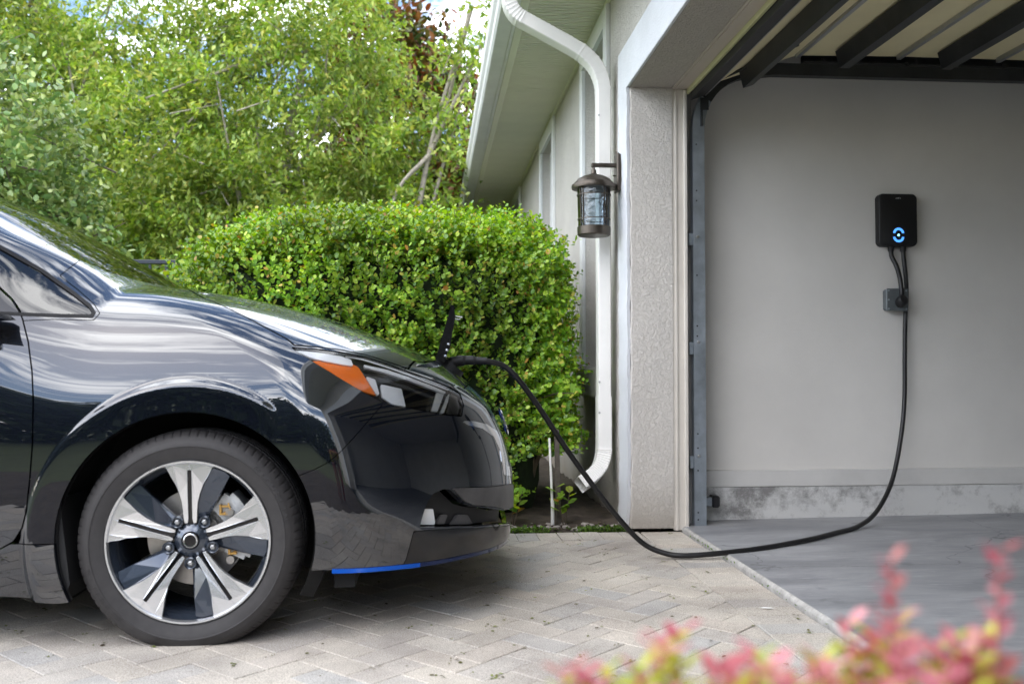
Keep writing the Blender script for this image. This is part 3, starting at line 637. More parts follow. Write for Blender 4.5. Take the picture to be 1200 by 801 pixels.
# ------------------------------------------------------------ the car
CAR = Vector((-.69, 3.60, 0))
def gauss_tab(pts, sig):
    xs = np.array([p[0] for p in pts], float); ys = np.array([p[1] for p in pts], float)
    h = .002; g = np.arange(xs[0] - 1.5, xs[-1] + 1.5, h)
    s0 = (ys[1] - ys[0]) / (xs[1] - xs[0]); s1 = (ys[-1] - ys[-2]) / (xs[-1] - xs[-2])
    v = np.interp(g, xs, ys); v = np.where(g < xs[0], ys[0] + s0 * (g - xs[0]), v); v = np.where(g > xs[-1], ys[-1] + s1 * (g - xs[-1]), v)
    k = int(4 * sig / h); w = np.exp(-.5 * (np.arange(-k, k + 1) * h / sig) ** 2); w /= w.sum()
    vs = np.convolve(np.pad(v, k, mode='edge'), w, 'valid')
    return lambda q: np.interp(q, g, vs)
def smax(a, b, k):
    h = np.maximum(k - np.abs(a - b), 0) / k; return np.maximum(a, b) + h * h * k / 4
def sstep(a, b, x):
    t = np.clip((x - a) / (b - a), 0, 1); return t * t * t * (t * (6 * t - 15) + 10)
T_wf = gauss_tab([(0, .80), (.12, .845), (.2, .868), (.35, .886), (.5, .893), (.62, .893), (.70, .885), (.78, .866), (.86, .838), (.92, .806), (.98, .758), (1.03, .70), (1.1, .60), (1.3, .4)], .035)
T_wc = gauss_tab([(0, .80), (.12, .845), (.2, .868), (.35, .886), (.5, .893), (.65, .893), (.74, .889), (.84, .878), (.90, .864), (.94, .848), (1.0, .824), (1.2, .745), (1.4, .655), (1.55, .58)], .02)
T_xn = gauss_tab([(0, .94), (.147, .972), (.206, .984), (.271, .991), (.369, .991), (.467, .981), (.565, .955), (.663, .906), (.745, .824), (.81, .742), (.85, .67), (1.0, .30)], .02)
T_h = gauss_tab([(-1.5, 1.16), (-.3, 1.072), (-.163, 1.068), (-.034, 1.050), (.105, 1.026), (.28, .984), (.45, .935), (.616, .875), (.742, .822), (.85, .77), (1.0, .70)], .05)
_T = T_h; T_h = lambda q: .794 + (_T(q) - .794) * 1.02
T_roof = gauss_tab([(-4, 1.25), (-3.3, 1.42), (-2.6, 1.52), (-1.9, 1.548), (-1.3, 1.53), (-.9, 1.49), (0, 1.38)], .15)
T_rear = gauss_tab([(0, -3.40), (.2, -3.46), (.5, -3.49), (.8, -3.47), (.95, -3.42), (1.1, -3.32), (1.5, -2.95)], .06)
ARC = (-.008, .306, .362)
def Fc(P):
    x, ay, z = P[:, 0], np.sqrt(P[:, 1] ** 2 + 1e-6), P[:, 2]
    b = sstep(-.20, -.80, x)
    b = sstep(0, 1, (-.20 - x) / .60)
    W = T_wf(z) * (1 - b) + T_wc(z) * b
    for cx in (ARC[0], -2.70 + ARC[0]):
        r = np.sqrt((x - cx) ** 2 + (z - ARC[1]) ** 2)
        W = smax(W, .8945 - .06 * sstep(0, 1, (x - cx - .20) / .16) - 1.5 * (r - .442 + np.sqrt((r - .442) ** 2 + .00003)) * .5, .008)
    # shallow scoop low on the doors
    W = W - .012 * sstep(0, 1, (-.55 - x) / .2) * sstep(0, 1, (x + 2.2) / .2) * np.exp(-((z - .36) / .09) ** 2)
    s = ay - W
    n = x - (T_xn(z) - .40 * (ay / .85) ** 3)
    c1 = .080 + .035 * sstep(0, 1, x / .5)
    Hh = T_h(x) - c1 * (ay / .8) ** 2.4 + .006 * np.exp(-((ay - .42) / .07) ** 2) * sstep(0, 1, (.75 - x) / .3)
    Hw = 1.065 + .53 * (-.185 - (x + .40 * ay ** 2))
    Hw = -smax(-Hw, -(T_roof(x) - .10 * ay ** 2), .16)
    H = smax(Hh, Hw, .012)
    h = z - H
    rr = T_rear(z) - x + .22 * (ay / .85) ** 3
    return smax(smax(smax(s, n, .15), h, .07), rr, .15)
def Fn(P):
    e = .003; G = np.stack([Fc(P + d) - Fc(P - d) for d in (np.array([e, 0, 0]), np.array([0, e, 0]), np.array([0, 0, e]))], 1)
    return G / np.maximum(np.linalg.norm(G, axis=1), 1e-9)[:, None]
def ray_root(O, D, tmax=1.5, n=60):
    t0 = np.zeros(len(O)); t1 = np.full(len(O), np.nan); prev = np.zeros(len(O))
    for i in range(1, n + 1):
        t = tmax * i / n; f = Fc(O + D * t)
        m = np.isnan(t1) & (f > 0); t1[m] = t; t0[m] = tmax * (i - 1) / n
    t1 = np.where(np.isnan(t1), tmax, t1)
    for _ in range(22):
        tm = (t0 + t1) / 2; f = Fc(O + D * tm[:, None]); t0 = np.where(f < 0, tm, t0); t1 = np.where(f < 0, t1, tm)
    return O + D * ((t0 + t1) / 2)[:, None]
# the photograph's viewpoint, used only to measure outlines onto the curved body
def _cam():
    A, P = R(4.92), R(1.6)
    f = np.array([math.sin(A) * math.cos(P), math.cos(A) * math.cos(P), math.sin(P)]); r = np.array([math.cos(A), -math.sin(A), 0]); return f, r, np.cross(r, f)
CF, CR, CU = _cam(); CC = np.array([0, 0, .794]) - np.array(CAR)
def proj(V):
    q = V - CC; d = q @ CF; return np.stack([600 + 1080 * (q @ CR) / d, 400.5 - 1080 * (q @ CU) / d], 1)
def hit(px, py):
    d = CF + (px - 600) / 1080 * CR - (py - 400.5) / 1080 * CU
    ts = np.linspace(2.2, 4.2, 900); f = Fc(CC + ts[:, None] * d); i = int(np.argmax(f < 0))
    if not (f < 0).any(): i = int(np.argmin(f)); return CC + ts[i] * d
    a, b = ts[max(i - 1, 0)], ts[i]
    for _ in range(20):
        m = (a + b) / 2
        if Fc((CC + m * d)[None])[0] < 0: b = m
        else: a = m
    return CC + a * d
# shell of the near half, y < 0
xs_ = list(np.arange(-3.05, -1.15, .018)) + list(np.arange(-1.15, .35, .0058))
th_ = list(np.linspace(0, math.pi / 2, 140))
stat = []
for a in np.linspace(math.pi / 2, 0, 26)[:-1]: stat.append((np.array([-3.05 - .3 * math.sin(a), -.3 * math.cos(a)]), np.array([-math.sin(a), -math.cos(a)]), np.array([-3.05, 0.])))
for x in xs_: stat.append((np.array([x, -.3]), np.array([0, -1.]), np.array([x, 0.])))
for a in th_: stat.append((np.array([.35 + .3 * math.sin(a), -.3 * math.cos(a)]), np.array([math.sin(a), -math.cos(a)]), np.array([.35, 0.])))
phis = np.radians(np.concatenate([np.linspace(-60, 60, 236), np.linspace(61, 90, 34)]))
fr_ = np.linspace(0, 1, 30)[1:]
nS, nP = len(stat), len(phis) + len(fr_)
O = np.zeros((nS, nP, 3)); D = np.zeros((nS, nP, 3))
for i, (c, n, ax) in enumerate(stat):
    for j, p in enumerate(phis): O[i, j] = (c[0], c[1], .52); D[i, j] = (n[0] * math.cos(p), n[1] * math.cos(p), math.sin(p))
    for j, t in enumerate(fr_): q = c * (1 - t) + ax * t; O[i, len(phis) + j] = (q[0], q[1], .52); D[i, len(phis) + j] = (0, 0, 1)
SV = ray_root(O.reshape(-1, 3), D.reshape(-1, 3)); SV[:, 1] = np.minimum(SV[:, 1], 0)
SN = Fn(SV); SN[np.abs(SV[:, 1]) < 1e-4, 1] = 0; SN /= np.linalg.norm(SN, axis=1)[:, None]
ii, jj = np.meshgrid(np.arange(nS - 1), np.arange(nP - 1), indexing='ij'); a_ = (ii * nP + jj).ravel()
ST = np.concatenate([np.stack([a_, a_ + nP, a_ + nP + 1], 1), np.stack([a_, a_ + nP + 1, a_ + 1], 1)])
ST = ST[(SV[ST[:, 0], 2] > 0.0)]
area = np.linalg.norm(np.cross(SV[ST[:, 1]] - SV[ST[:, 0]], SV[ST[:, 2]] - SV[ST[:, 0]]), axis=1); ST = ST[area > 1e-9]
gn = np.cross(SV[ST[:, 1]] - SV[ST[:, 0]], SV[ST[:, 2]] - SV[ST[:, 0]])
if (np.sum(gn * SN[ST[:, 0]], axis=1) < 0).mean() > .5: ST = ST[:, ::-1]
def compact(V, Nn, T):
    u, inv = np.unique(T.ravel(), return_inverse=True); return V[u], Nn[u], inv.reshape(-1, 3)
def clip(M, val):
    """keep the part where val < 0"""
    V, Nn, T = M
    if len(T) == 0: return M
    s = val < 0; c = s[T].sum(1); keep = T[c == 3]; mix = T[(c > 0) & (c < 3)]
    nv, nn, nt, cache = [], [], [], {}; base = len(V)
    def cut(a, b):
        k = (a, b) if a < b else (b, a)
        if k not in cache:
            t = min(.97, max(.03, val[k[0]] / (val[k[0]] - val[k[1]]))); cache[k] = base + len(nv)
            nv.append(V[k[0]] * (1 - t) + V[k[1]] * t); q = Nn[k[0]] * (1 - t) + Nn[k[1]] * t; nn.append(q / np.linalg.norm(q))
        return cache[k]
    for t in mix:
        P = []
        for i in range(3):
            a, b = int(t[i]), int(t[(i + 1) % 3])
            if s[a]: P.append(a)
            if s[a] != s[b]: P.append(cut(a, b))
        nt.append(P[:3])
        if len(P) == 4: nt.append([P[0], P[2], P[3]])
    if nv: V = np.vstack([V, nv]); Nn = np.vstack([Nn, nn])
    T = np.vstack([keep, np.array(nt)]) if nt else keep
    return compact(V, Nn, T) if len(T) else (V[:0], Nn[:0], T)
def split(M, fn, g=.002):
    v = fn(M[0]); return clip(M, v + g), clip(M, -v + g)
def sdf(poly, Q):
    P = np.array(poly, float); d = np.full(len(Q), 1e9); ins = np.zeros(len(Q), bool)
    for i in range(len(P)):
        a, b = P[i], P[(i + 1) % len(P)]; e = b - a; w = Q - a
        t = np.clip((w @ e) / max(e @ e, 1e-12), 0, 1); d = np.minimum(d, np.linalg.norm(w - t[:, None] * e, axis=1))
        c = (a[1] > Q[:, 1]) != (b[1] > Q[:, 1])
        with np.errstate(divide='ignore', invalid='ignore'): xx = a[0] + (Q[:, 1] - a[1]) / (b[1] - a[1]) * e[0]
        ins ^= c & (Q[:, 0] < xx)
    return np.where(ins, -d, d)
def pxpoly(poly, nf=True):
    def f(V):
        v = sdf(poly, proj(V)) / 400.
        return v
    return f
def rounded(poly, n=5):
    """smooth a pixel outline with closed Catmull-Rom"""
    P = [np.array(p, float) for p in poly]; o = []
    for i in range(len(P)):
        a, b, c, d = P[i - 1], P[i], P[(i + 1) % len(P)], P[(i + 2) % len(P)]
        for k in range(n):
            t = k / n; o.append(.5 * ((2 * b) + (c - a) * t + (2 * a - 5 * b + 4 * c - d) * t * t + (3 * b - a - 3 * c + d) * t ** 3))
    return o
def to_obj(name, M, mat_, parent, depth=.012, mirror='join', inset=0, tilt=0, **k):
    """panel with true surface normals and folded-in edges"""
    V, Nn, T = M
    if len(T) == 0: return None
    lab = np.arange(len(V))            # drop stray slivers left over by the cuts
    while True:
        m = lab[T].min(1); new = lab.copy(); np.minimum.at(new, T.ravel(), np.repeat(m, 3)); new = new[new]
        if (new == lab).all(): break
        lab = new
    tl = lab[T[:, 0]]; u, cnt = np.unique(tl, return_counts=True); keep_ = u[cnt > .03 * len(T)]; T = T[np.isin(tl, keep_)]
    V, Nn, T = compact(V, Nn, T)
    V = V - Nn * inset
    if tilt:
        V = V - Nn * ((V[:, 2] - V[:, 2].mean()) * tilt)[:, None]; Nn = Nn + np.array([0, 0, tilt]); Nn = Nn / np.linalg.norm(Nn, axis=1)[:, None]
    def assemble(V, Nn, T, flip):
        e = {}
        for t in T:
            for i in range(3):
                a, b = int(t[i]), int(t[(i + 1) % 3])
                if (b, a) in e: del e[(b, a)]
                else: e[(a, b)] = 1
        V2 = [tuple(v) for v in V]; F = [tuple(int(q) for q in t) for t in T]; nor = [[tuple(Nn[q]) for q in t] for t in F]; idx = {}
        if depth > 0:
            for (a, b) in list(e):
                if abs(V[a][1]) < .0015 and abs(V[b][1]) < .0015: continue
                for q in (a, b):
                    if q not in idx: idx[q] = len(V2); V2.append(tuple(V[q] - Nn[q] * depth))
                f = (b, a, idx[a], idx[b])
                n_ = np.cross(np.array(V2[a]) - np.array(V2[b]), np.array(V2[idx[a]]) - np.array(V2[a])); n_ = tuple(n_ / max(1e-9, np.linalg.norm(n_)))
                F.append(f); nor.append([n_] * 4)
        if flip:
            V2 = [(v[0], -v[1], v[2]) for v in V2]; F = [f[::-1] for f in F]; nor = [[(q[0], -q[1], q[2]) for q in n[::-1]] for n in nor]
        return V2, F, nor
    sets = [assemble(V, Nn, T, False)]
    if mirror in ('join', 'pair'): sets.append(assemble(V, Nn, T, True))
    if mirror == 'join':
        b = len(sets[0][0]); sets = [(sets[0][0] + sets[1][0], sets[0][1] + [tuple(i + b for i in f) for f in sets[1][1]], sets[0][2] + sets[1][2])]
    res = []
    for (v, f, n) in sets:
        me = bpy.data.meshes.new(name); me.from_pydata(v, [], f); me.materials.append(mat_)
        me.polygons.foreach_set('use_smooth', [True] * len(me.polygons))
        me.normals_split_custom_set([x for t in n for x in t]); me.update()
        par = parent[len(res)] if isinstance(parent, (list, tuple)) else parent
        o = bpy.data.objects.new(name, me); link(o, par); tag(o, **k); res.append(o)
    return res
# materials
def paint_mat():
    m, n, l, b = mat_new('black_car_paint'); b.inputs['Base Color'].default_value = (.0035, .004, .0065, 1); b.inputs['Roughness'].default_value = .32
    b.inputs['IOR'].default_value = 1.5; b.inputs['Specular IOR Level'].default_value = .12; b.inputs['Coat Weight'].default_value = 1; b.inputs['Coat Roughness'].default_value = .012; b.inputs['Coat IOR'].default_value = 1.95
    b.inputs['Specular Tint'].default_value = (.75, .85, 1, 1); b.inputs['Coat Tint'].default_value = (.76, .88, 1, 1)
    t = N(n, 'ShaderNodeTexCoord'); z = N(n, 'ShaderNodeTexNoise', i_Scale=2.2, i_Detail=1.0); l.new(t.outputs['Object'], z.inputs[0])
    bp = N(n, 'ShaderNodeBump', i_Strength=.12, i_Distance=.010); l.new(z.outputs[0], bp.inputs['Height']); l.new(bp.outputs[0], b.inputs['Coat Normal'])
    return m
M_paint = paint_mat()
M_trim = mat('black_window_trim', (.006, .006, .007), .6, spec=.2)
M_bplas = mat('black_grained_plastic', (.014, .014, .015), .55, bump=.5, bscale=500)
M_gloss = mat('gloss_black_plastic', (.006, .006, .007), .12)
M_under = mat('underbody_black', (.008, .008, .008), .85)
M_carglass = glass_mat('car_glass', (.14, .16, .17), 1.8)
M_wsglass = glass_mat('windscreen_glass', (.25, .33, .30), 1.9)
M_clear = glass_mat('clear_lens', (.93, .94, .95), 1.5)
M_chrome = mat('chrome', (.75, .77, .8), .12, metal=1)
M_reflw = mat('sky_glint_silver', (.95, .96, .97), .25, Coat_Weight=1.0)  # white base: mirrored sky is put into the silver's colour
M_grey = mat('grey_satin_trim', (.13, .125, .125), .35, metal=.4, noise=15, var=.2)
M_blue_t = mat('blue_lip', (.010, .10, .52), .18, metal=.3, Coat_Weight=1.0)
M_bluegr = mat('deep_blue_grille', (.01, .05, .28), .2, metal=.6)
M_amber = mat('amber_reflector', (.95, .22, .02), .18, bump=.5, bscale=350, Coat_Weight=1.0)
car = empty('parked_car', CAR, label='shiny black electric hatchback parked nose to the garage, charging', cat='car')
M = (SV, SN, ST)
T_zb = gauss_tab([(-3.6, .24), (-2.4, .21), (-.75, .165), (-.45, .140), (-.36, .132), (.30, .205), (.38, .207), (.6, .205), (.8, .200), (.9, .193), (1.0, .185)], .01)
M = clip(M, T_zb(M[0][:, 0]) - M[0][:, 2])
M = clip(M, ARC[2] - np.hypot(M[0][:, 0] - ARC[0], M[0][:, 2] - ARC[1]))
M = clip(M, ARC[2] - np.hypot(M[0][:, 0] + 2.70, M[0][:, 2] - ARC[1]))
def top_poly(pts):
    return lambda V: np.maximum(sdf(pts, np.stack([V[:, 0], -V[:, 1]], 1)), .75 - V[:, 2])
# windscreen
wl_ = [hit(px, py) for px, py in ((0, 251), (45, 278), (90, 303), (130, 320), (163, 329), (196, 336))]
wl_ = [(p[0], -p[1]) for p in wl_]
print('ws edge', [tuple(round(float(q), 3) for q in p) for p in wl_])
wpoly = [(-1.42, -.1), (-1.42, .40), (-1.36, .52), (-1.05, wl_[0][1] - .03)] + wl_ + [(wl_[-1][0] + .05, wl_[-1][1] - .08), (-.19, .35), (-.165, .15), (-.16, -.1)]
ws, M = split(M, top_poly(wpoly), .0025)
# bonnet
hpx = ((240, 350), (258, 357), (275, 365), (293, 374), (310, 383), (325, 391), (337, 397.5), (345, 404.5), (372, 406.5), (400, 410), (430, 416), (455, 424), (478, 432), (486, 423))
hl_ = [hit(*p) for p in hpx]; hl_ = [(p[0], -p[1]) for p in hl_]
print('bonnet edge', [tuple(round(float(q), 3) for q in p) for p in hl_])
bx = hl_[-1][0]
hpoly = [(-.185, -.1), (-.18, .2), (-.20, .38), (wl_[-1][0] + .06, wl_[-1][1] - .05), (wl_[-1][0] + .035, wl_[-1][1] + .005)] + hl_ + [(bx + .03, .45), (bx + .06, .30), (bx + .075, .15), (bx + .08, -.1)]
bon, M = split(M, top_poly(hpoly), .0032)
pb = [proj(np.array([[bx + .03, -.45, 0]]))]
# side glass
win = [(-330, 186), (-200, 196), (-100, 231), (0, 287), (50, 315), (88, 342), (107, 357), (112.5, 366), (109, 372.5), (60, 371.5), (0, 369), (-300, 366), (-700, 350), (-790, 300), (-760, 232), (-560, 190)]
gl, M = split(M, pxpoly(win), .0002)
ring, gl = split(gl, lambda V: -pxpoly(win)(V) - .010, 0)
gapl = [(-60, 290), (0, 337), (14, 350), (22, 362), (26, 374)]
dpoly = [(-90, 215), (-60, 266), (-25, 311), (0, 337), (14, 350), (22, 362), (26.5, 374), (33, 400), (37.5, 435), (39, 470), (38, 520), (35, 560), (31, 598), (26, 618), (16, 634), (0, 643), (-60, 650), (-430, 648), (-438, 500), (-436, 250), (-300, 160), (-150, 165)]
gd_, gq = split(gl, pxpoly(dpoly), .004); gq, grw = split(gq, lambda V: -1.2 - V[:, 0], .001); to_obj('rear_window', grw, M_carglass, car, .004, 'pair', .003)
rg_d, rg_q = split(ring, pxpoly(dpoly), .002)
to_obj('quarter_window', gq, M_carglass, car, .004, 'pair', .003); 
to_obj('window_trim', ring, M_trim, car, .006, 'pair', -.001)
# doors
door, M = split(M, lambda V: np.maximum(pxpoly(dpoly)(V), V[:, 2] - .965), .0024)
dop = to_obj('front_door', door, M_paint, car, .008, 'pair', label=None)
to_obj('door_window', gd_, M_carglass, dop, .004, 'pair', .003)
rdoor, M = split(M, pxpoly([(-444, 366), (-444, 650), (-640, 650), (-690, 560), (-760, 480), (-800, 372), (-800, 340)]), .0024)
to_obj('rear_door', rdoor, M_paint, car, .016, 'pair')
# sill
sill, M = split(M, lambda V: np.maximum(V[:, 2] - .299, V[:, 0] + .2), .0015)
to_obj('side_sill', sill, M_paint, car, .02, 'pair')
# headlight
hlp = [(342, 407), (372, 409), (400, 412.5), (430, 418.5), (455, 426.5), (478, 435), (505, 445), (527, 453.5), (539, 461), (543, 474), (541, 487), (522, 486), (492, 480), (462, 474), (447, 470), (430, 461), (400, 443), (370, 425)]
hl, M = split(M, pxpoly(hlp), .0018)
# bumper = everything ahead of the seam
bpoly = [(345, 559), (368, 550), (385, 541), (398, 530), (415, 512), (448, 474), (470, 442), (476, 430), (489, 418), (500, 395), (760, 300), (760, 800), (300, 800), (330, 600)]
bump, M = split(M, pxpoly(bpoly), .0012)
fpoly = [(70, 323), (97, 302), (118, 285), (400, 250), (620, 420), (600, 700), (300, 820), (60, 760), (20, 640), (24, 630), (26, 600), (30, 520), (30, 450), (26, 410), (18, 376), (60, 374), (110, 375), (117, 367), (110, 356), (92, 340)]
fen, M = split(M, pxpoly(fpoly), .0012)
to_obj('front_fender', fen, M_paint, car, .008, 'pair')
to_obj('body_shell', M, M_paint, car, .012)
to_obj('windscreen', ws, M_wsglass, car, .004, inset=.002)
to_obj('bonnet', bon, M_paint, car, .02)
# pieces of the nose
def nose(poly, g=.001):
    global bump
    a, bump = split(bump, pxpoly(poly), g); return a
grl = nose([(543, 455), (553, 457), (566, 470), (579, 489), (588, 505), (594, 524), (599, 545), (612, 545), (612, 470), (575, 440), (556, 444)])
vtr = nose([(541, 493), (555, 493.5), (570, 497), (582, 505), (590, 522), (594, 546), (612, 546), (612, 560), (590, 556), (586, 528), (578, 511), (565, 502), (548, 498)], .0)
wedge = nose([(529, 571.5), (548, 571), (575, 570), (612, 565), (612, 592), (590, 596), (575, 593), (556, 592), (545, 588)])
intake = nose([(492, 617), (500, 590), (508, 578), (520, 573), (527, 573.5), (544, 590), (556, 594), (575, 595.5), (589, 598), (612, 594), (612, 612), (592, 613), (560, 616)])
lip = nose([(485, 622), (530, 619), (560, 618.5), (592, 616), (612, 612), (612, 700), (300, 700), (360, 671.5), (400, 671), (470, 665), (476, 655)])
bumper = to_obj('front_bumper', bump, M_paint, car, .02)[0]
to_obj('grille', grl, M_bluegr, car, .02, inset=.008)
to_obj('grille_trim', vtr, M_chrome, car, .006, inset=-.002)
to_obj('chin_reflection', wedge, M_grey, car, .03, inset=-.003)  # grey wedge: ground mirrored in the bumper, put into its colour
to_obj('lower_intake', intake, M_bplas, car, 0, inset=.05)
to_obj('lip_spoiler', lip, M_gloss, car, .02)
def spart(name, src, poly, m, par, inset, depth=.004, mirror='pair', g=0, tilt=0):
    a, _ = split(src, pxpoly(poly), g); return to_obj(name, a, m, par, depth, mirror, inset, tilt)
spart('fog_lamp', intake, [(494, 616), (499, 597), (515, 597), (518, 616)], M_reflw, car, .030, .01)
spart('intake_fin', intake, [(520, 615), (527, 604), (534, 604), (530, 615)], M_grey, car, .034, .01)
spart('intake_fin', intake, [(540, 616), (548, 604), (560, 604), (567, 616)], M_grey, car, .040, .01)
# blue strip under the lip
def edge_strip(name, x0, x1, m, z0, z1, off):
    xs = np.linspace(x0, x1, 60); pts = []
    zz_ = T_zb(xs) + .002
    O_ = np.stack([np.where(xs > .35, .35, xs), -np.zeros_like(xs), zz_], 1)
    V, F = [], []
    for x, z in zip(xs, zz_):
        lo, hi = 0.0, 1.0
        for _ in range(24):
            mid = (lo + hi) / 2
            if Fc(np.array([[x, -mid, z]]))[0] < 0: lo = mid
            else: hi = mid
        V.append((x, -lo, z))
    return V
bl = edge_strip('blue', .40, .955, None, 0, 0, 0)
def strip_mesh(pts, h, w, name, m, parent):
    for s_ in (1, -1):
        mb = MB(); V = []
        for (x, y, z) in pts: V += [(x, s_ * (y - .004), z + .001), (x, s_ * (y - .006), z - h), (x, s_ * (y + w), z - h - .002), (x, s_ * (y + w), z + .001)]
        n = len(pts); F = [(i * 4 + k, i * 4 + (k + 1) % 4, i * 4 + 4 + (k + 1) % 4, i * 4 + 4 + k) for i in range(n - 1) for k in range(4)] + [(0, 1, 2, 3)]
        if s_ < 0: F = [f[::-1] for f in F]
        mb.add(V, F); mb.build(name, m, parent, smooth=True, sharp=40)
strip_mesh([p for p in bl if p[0] < .66], .011, .05, 'blue_lip_strip', M_blue_t, car)
strip_mesh([p for p in bl if p[0] > .65], .010, .05, 'navy_lip_strip', mat('navy_lip', (.006, .014, .06), .25, Coat_Weight=1.0), car)
fin = nose([(371, 650), (392, 649), (413, 655), (402, 667), (371, 670)], 0) if False else None
# headlights: bowl with its optics under a clear cover
bowl = to_obj('headlight', hl, M_gloss, car, 0, 'pair', .020)
def hp2(name, poly, m, inset, depth=.006): return spart(name, hl, poly, m, bowl, inset, depth, tilt=0)
hp2('amber_marker', [(366, 420), (392, 421.5), (414, 424), (421, 427), (430, 441), (443, 462), (428, 457), (406, 446), (387, 432.5)], M_amber, .009)
hp2('sky_glint_silver', [(345, 409), (372, 411.5), (400, 416), (412, 420), (415, 428), (397, 425), (382, 422), (366, 418.5)], M_reflw, .004)  # white highlight on the amber, painted as a piece of its own
hp2('sky_glint_silver', [(430, 437), (442, 441), (447, 459), (444, 461)], M_reflw, .013)
hp2('projector', [(448, 447), (473, 452.5), (478, 474), (462, 471), (450, 463)], M_reflw, .012)
hp2('light_bar', [(508, 479.5), (514, 457), (523.5, 457), (515, 480.5)], M_reflw, .010)
hp2('light_guide', [(531, 458), (538, 462), (541.5, 474), (540, 484), (527, 482)], M_grey, .012)
hp2('light_bar', [(519, 482), (526, 462), (530, 457), (528, 468), (523, 482.5)], M_reflw, .012)
hp2('chrome_strip', [(427, 425), (455, 431), (478, 439), (505, 449), (524, 457), (523, 460), (500, 451.5), (478, 443), (452, 434.5), (429, 428.5)], M_reflw, .007)
hp2('chrome_strip', [(400, 414), (430, 420), (455, 428), (478, 436), (505, 446.5), (527, 455), (527, 456.3), (504, 448), (478, 437.6), (455, 429.5), (430, 421.6)], M_reflw, .004, .002)
to_obj('lens', hl, M_clear, bowl, .003, 'pair', .0005)
# sockets behind the openings, wheel houses, underside
for cx in (ARC[0], -2.70):
    for s_ in (-1, 1):
        mb = MB()
        n = 40; V = []
        for k in range(n + 1):
            a = R(-28 + 236 * k / n); c_, s2 = math.cos(a), math.sin(a)
            V += [(cx + .358 * c_, s_ * .873, ARC[1] + .358 * s2), (cx + .395 * c_, s_ * .83, ARC[1] + .395 * s2), (cx + .395 * c_, s_ * .55, ARC[1] + .395 * s2), (cx + .0 * c_, s_ * .55, ARC[1] + .0 * s2)]
        mb.add(V, [(i * 4 + k, i * 4 + k + 1, i * 4 + k + 5, i * 4 + k + 4) for i in range(n) for k in range(3)])
        mb.build('wheel_house', M_under, car)
MB().box(-3.2, -2.95, -.75, .75, .20, .30).box(-2.45, -.42, -.80, .80, .15, .22).box(.40, .72, -.62, .62, .17, .22).box(.72, .88, -.45, .45, .17, .2).box(-3, .5, -.5, .5, .19, .26).build('underbody', M_under, car)
MB().prism([(-.372, .135), (-.352, .13), (-.335, .18), (-.366, .42), (-.376, .42)], 1, -.868, -.66).build('mud_flap', M_bplas, car)
MB().prism([(-.372, .135), (-.352, .13), (-.335, .18), (-.366, .42), (-.376, .42)], 1, .66, .868).build('mud_flap', M_bplas, car)
MB().box(.40, .46, -.80, -.60, .14, .20).build('air_deflector', M_under, car)
MB().box(.40, .46, .60, .80, .14, .20).build('air_deflector', M_under, car)
# upper fender notch trim and door mirror
for s_ in (-1, 1):
    mb = MB(); mb.lathe([(0, .14), (.05, .13), (.085, .08), (.098, 0), (.09, -.03), (0, -.035)], 20, Matrix.Translation((-.71, s_ * 1.01, .975)) @ Matrix.Rotation(R(90), 4, 'Y') @ Matrix.Diagonal((.62, 1.05, 1, 1)))
    mr = mb.build('door_mirror', M_paint, car, smooth=True, sharp=60)
    MB().prism([(-.70, .945), (-.52, .945), (-.50, .93), (-.70, .92)], 1, *(sorted((s_ * .845, s_ * .95)))).build('mirror_stem', M_gloss, mr)
    MB().box(-.70, -.697, *sorted((s_ * .93, s_ * 1.09)), .935, 1.035).build('mirror_glass', M_chrome, mr)
# inside
M_seat = mat('dark_seat_fabric', (.02, .02, .022), .8)
MB().prism([(-.35, .95), (-.62, .98), (-.80, .93), (-.80, .60), (-.35, .60)], 1, -.70, .70).build('dashboard', M_seat, car)
for s_ in (-.36, .36):
    st = MB().box(-1.75, -1.25, s_ - .24, s_ + .24, .50, .64, bev=.05).build('front_seat', M_seat, car)
    MB().prism([(-1.78, .62), (-1.66, .62), (-1.82, 1.22), (-1.92, 1.20)], 1, s_ - .23, s_ + .23).build('backrest', M_seat, st)
    MB().box(-1.94, -1.85, s_ - .12, s_ + .12, 1.24, 1.40, bev=.03).build('headrest', M_seat, st)
MB().lathe([(.17, -.012), (.188, 0), (.17, .012), (.16, 0), (.17, -.012)], 30, Matrix.Translation((-.92, .36, .95)) @ Matrix.Rotation(R(-65), 4, 'Y')).build('steering_wheel', M_seat, car, smooth=True)
# open charge-port lid on the nose, with the plug in it
lid = MB(); P = [(.700, .826), (.735, .812), (.752, .88), (.772, 1.0), (.771, 1.028), (.760, 1.030)]
lid.prism(P, 1, -.13, .13)
ld = lid.build('charge_port_lid', M_gloss, car)
MB().prism([(.748, .86), (.753, .859), (.776, .99), (.771, 1.0)], 1, -.115, .115).build('lid_liner', M_bplas, ld)
mb = MB()
for z in (.838, .860, .882): mb.lathe([(0, .004), (.0045, .003), (.006, 0)], 8, Matrix.Translation((.738 + (z - .84) * .25, -.1305, z)) @ Matrix.Rotation(R(90), 4, 'X'))
mb.build('hinge_rivet', M_chrome, ld)
MB().tube([(.776, -.09, .99), (.80, -.09, .986), (.80, .09, .986), (.776, .09, .99)], .003, 6).build('latch_loop', M_chrome, ld)
mb = MB(); mb.lathe([(0, .004), (.055, .004), (.06, -.03), (0, -.03)], 24, Matrix.Translation((.765, 0, .805)) @ Matrix.Rotation(R(38), 4, 'Y')); mb.build('charge_port', M_bplas, car)
co = lambda p: tuple(Vector(p))
mb = MB().tube(spline([(.745, 0, .80), (.775, 0, .816), (.81, 0, .822), (.85, -.002, .823), (.90, -.004, .820)], 8), [.024] * 8 + [.021] * 9 + [.018] * 8 + [.014] * 8, 14)
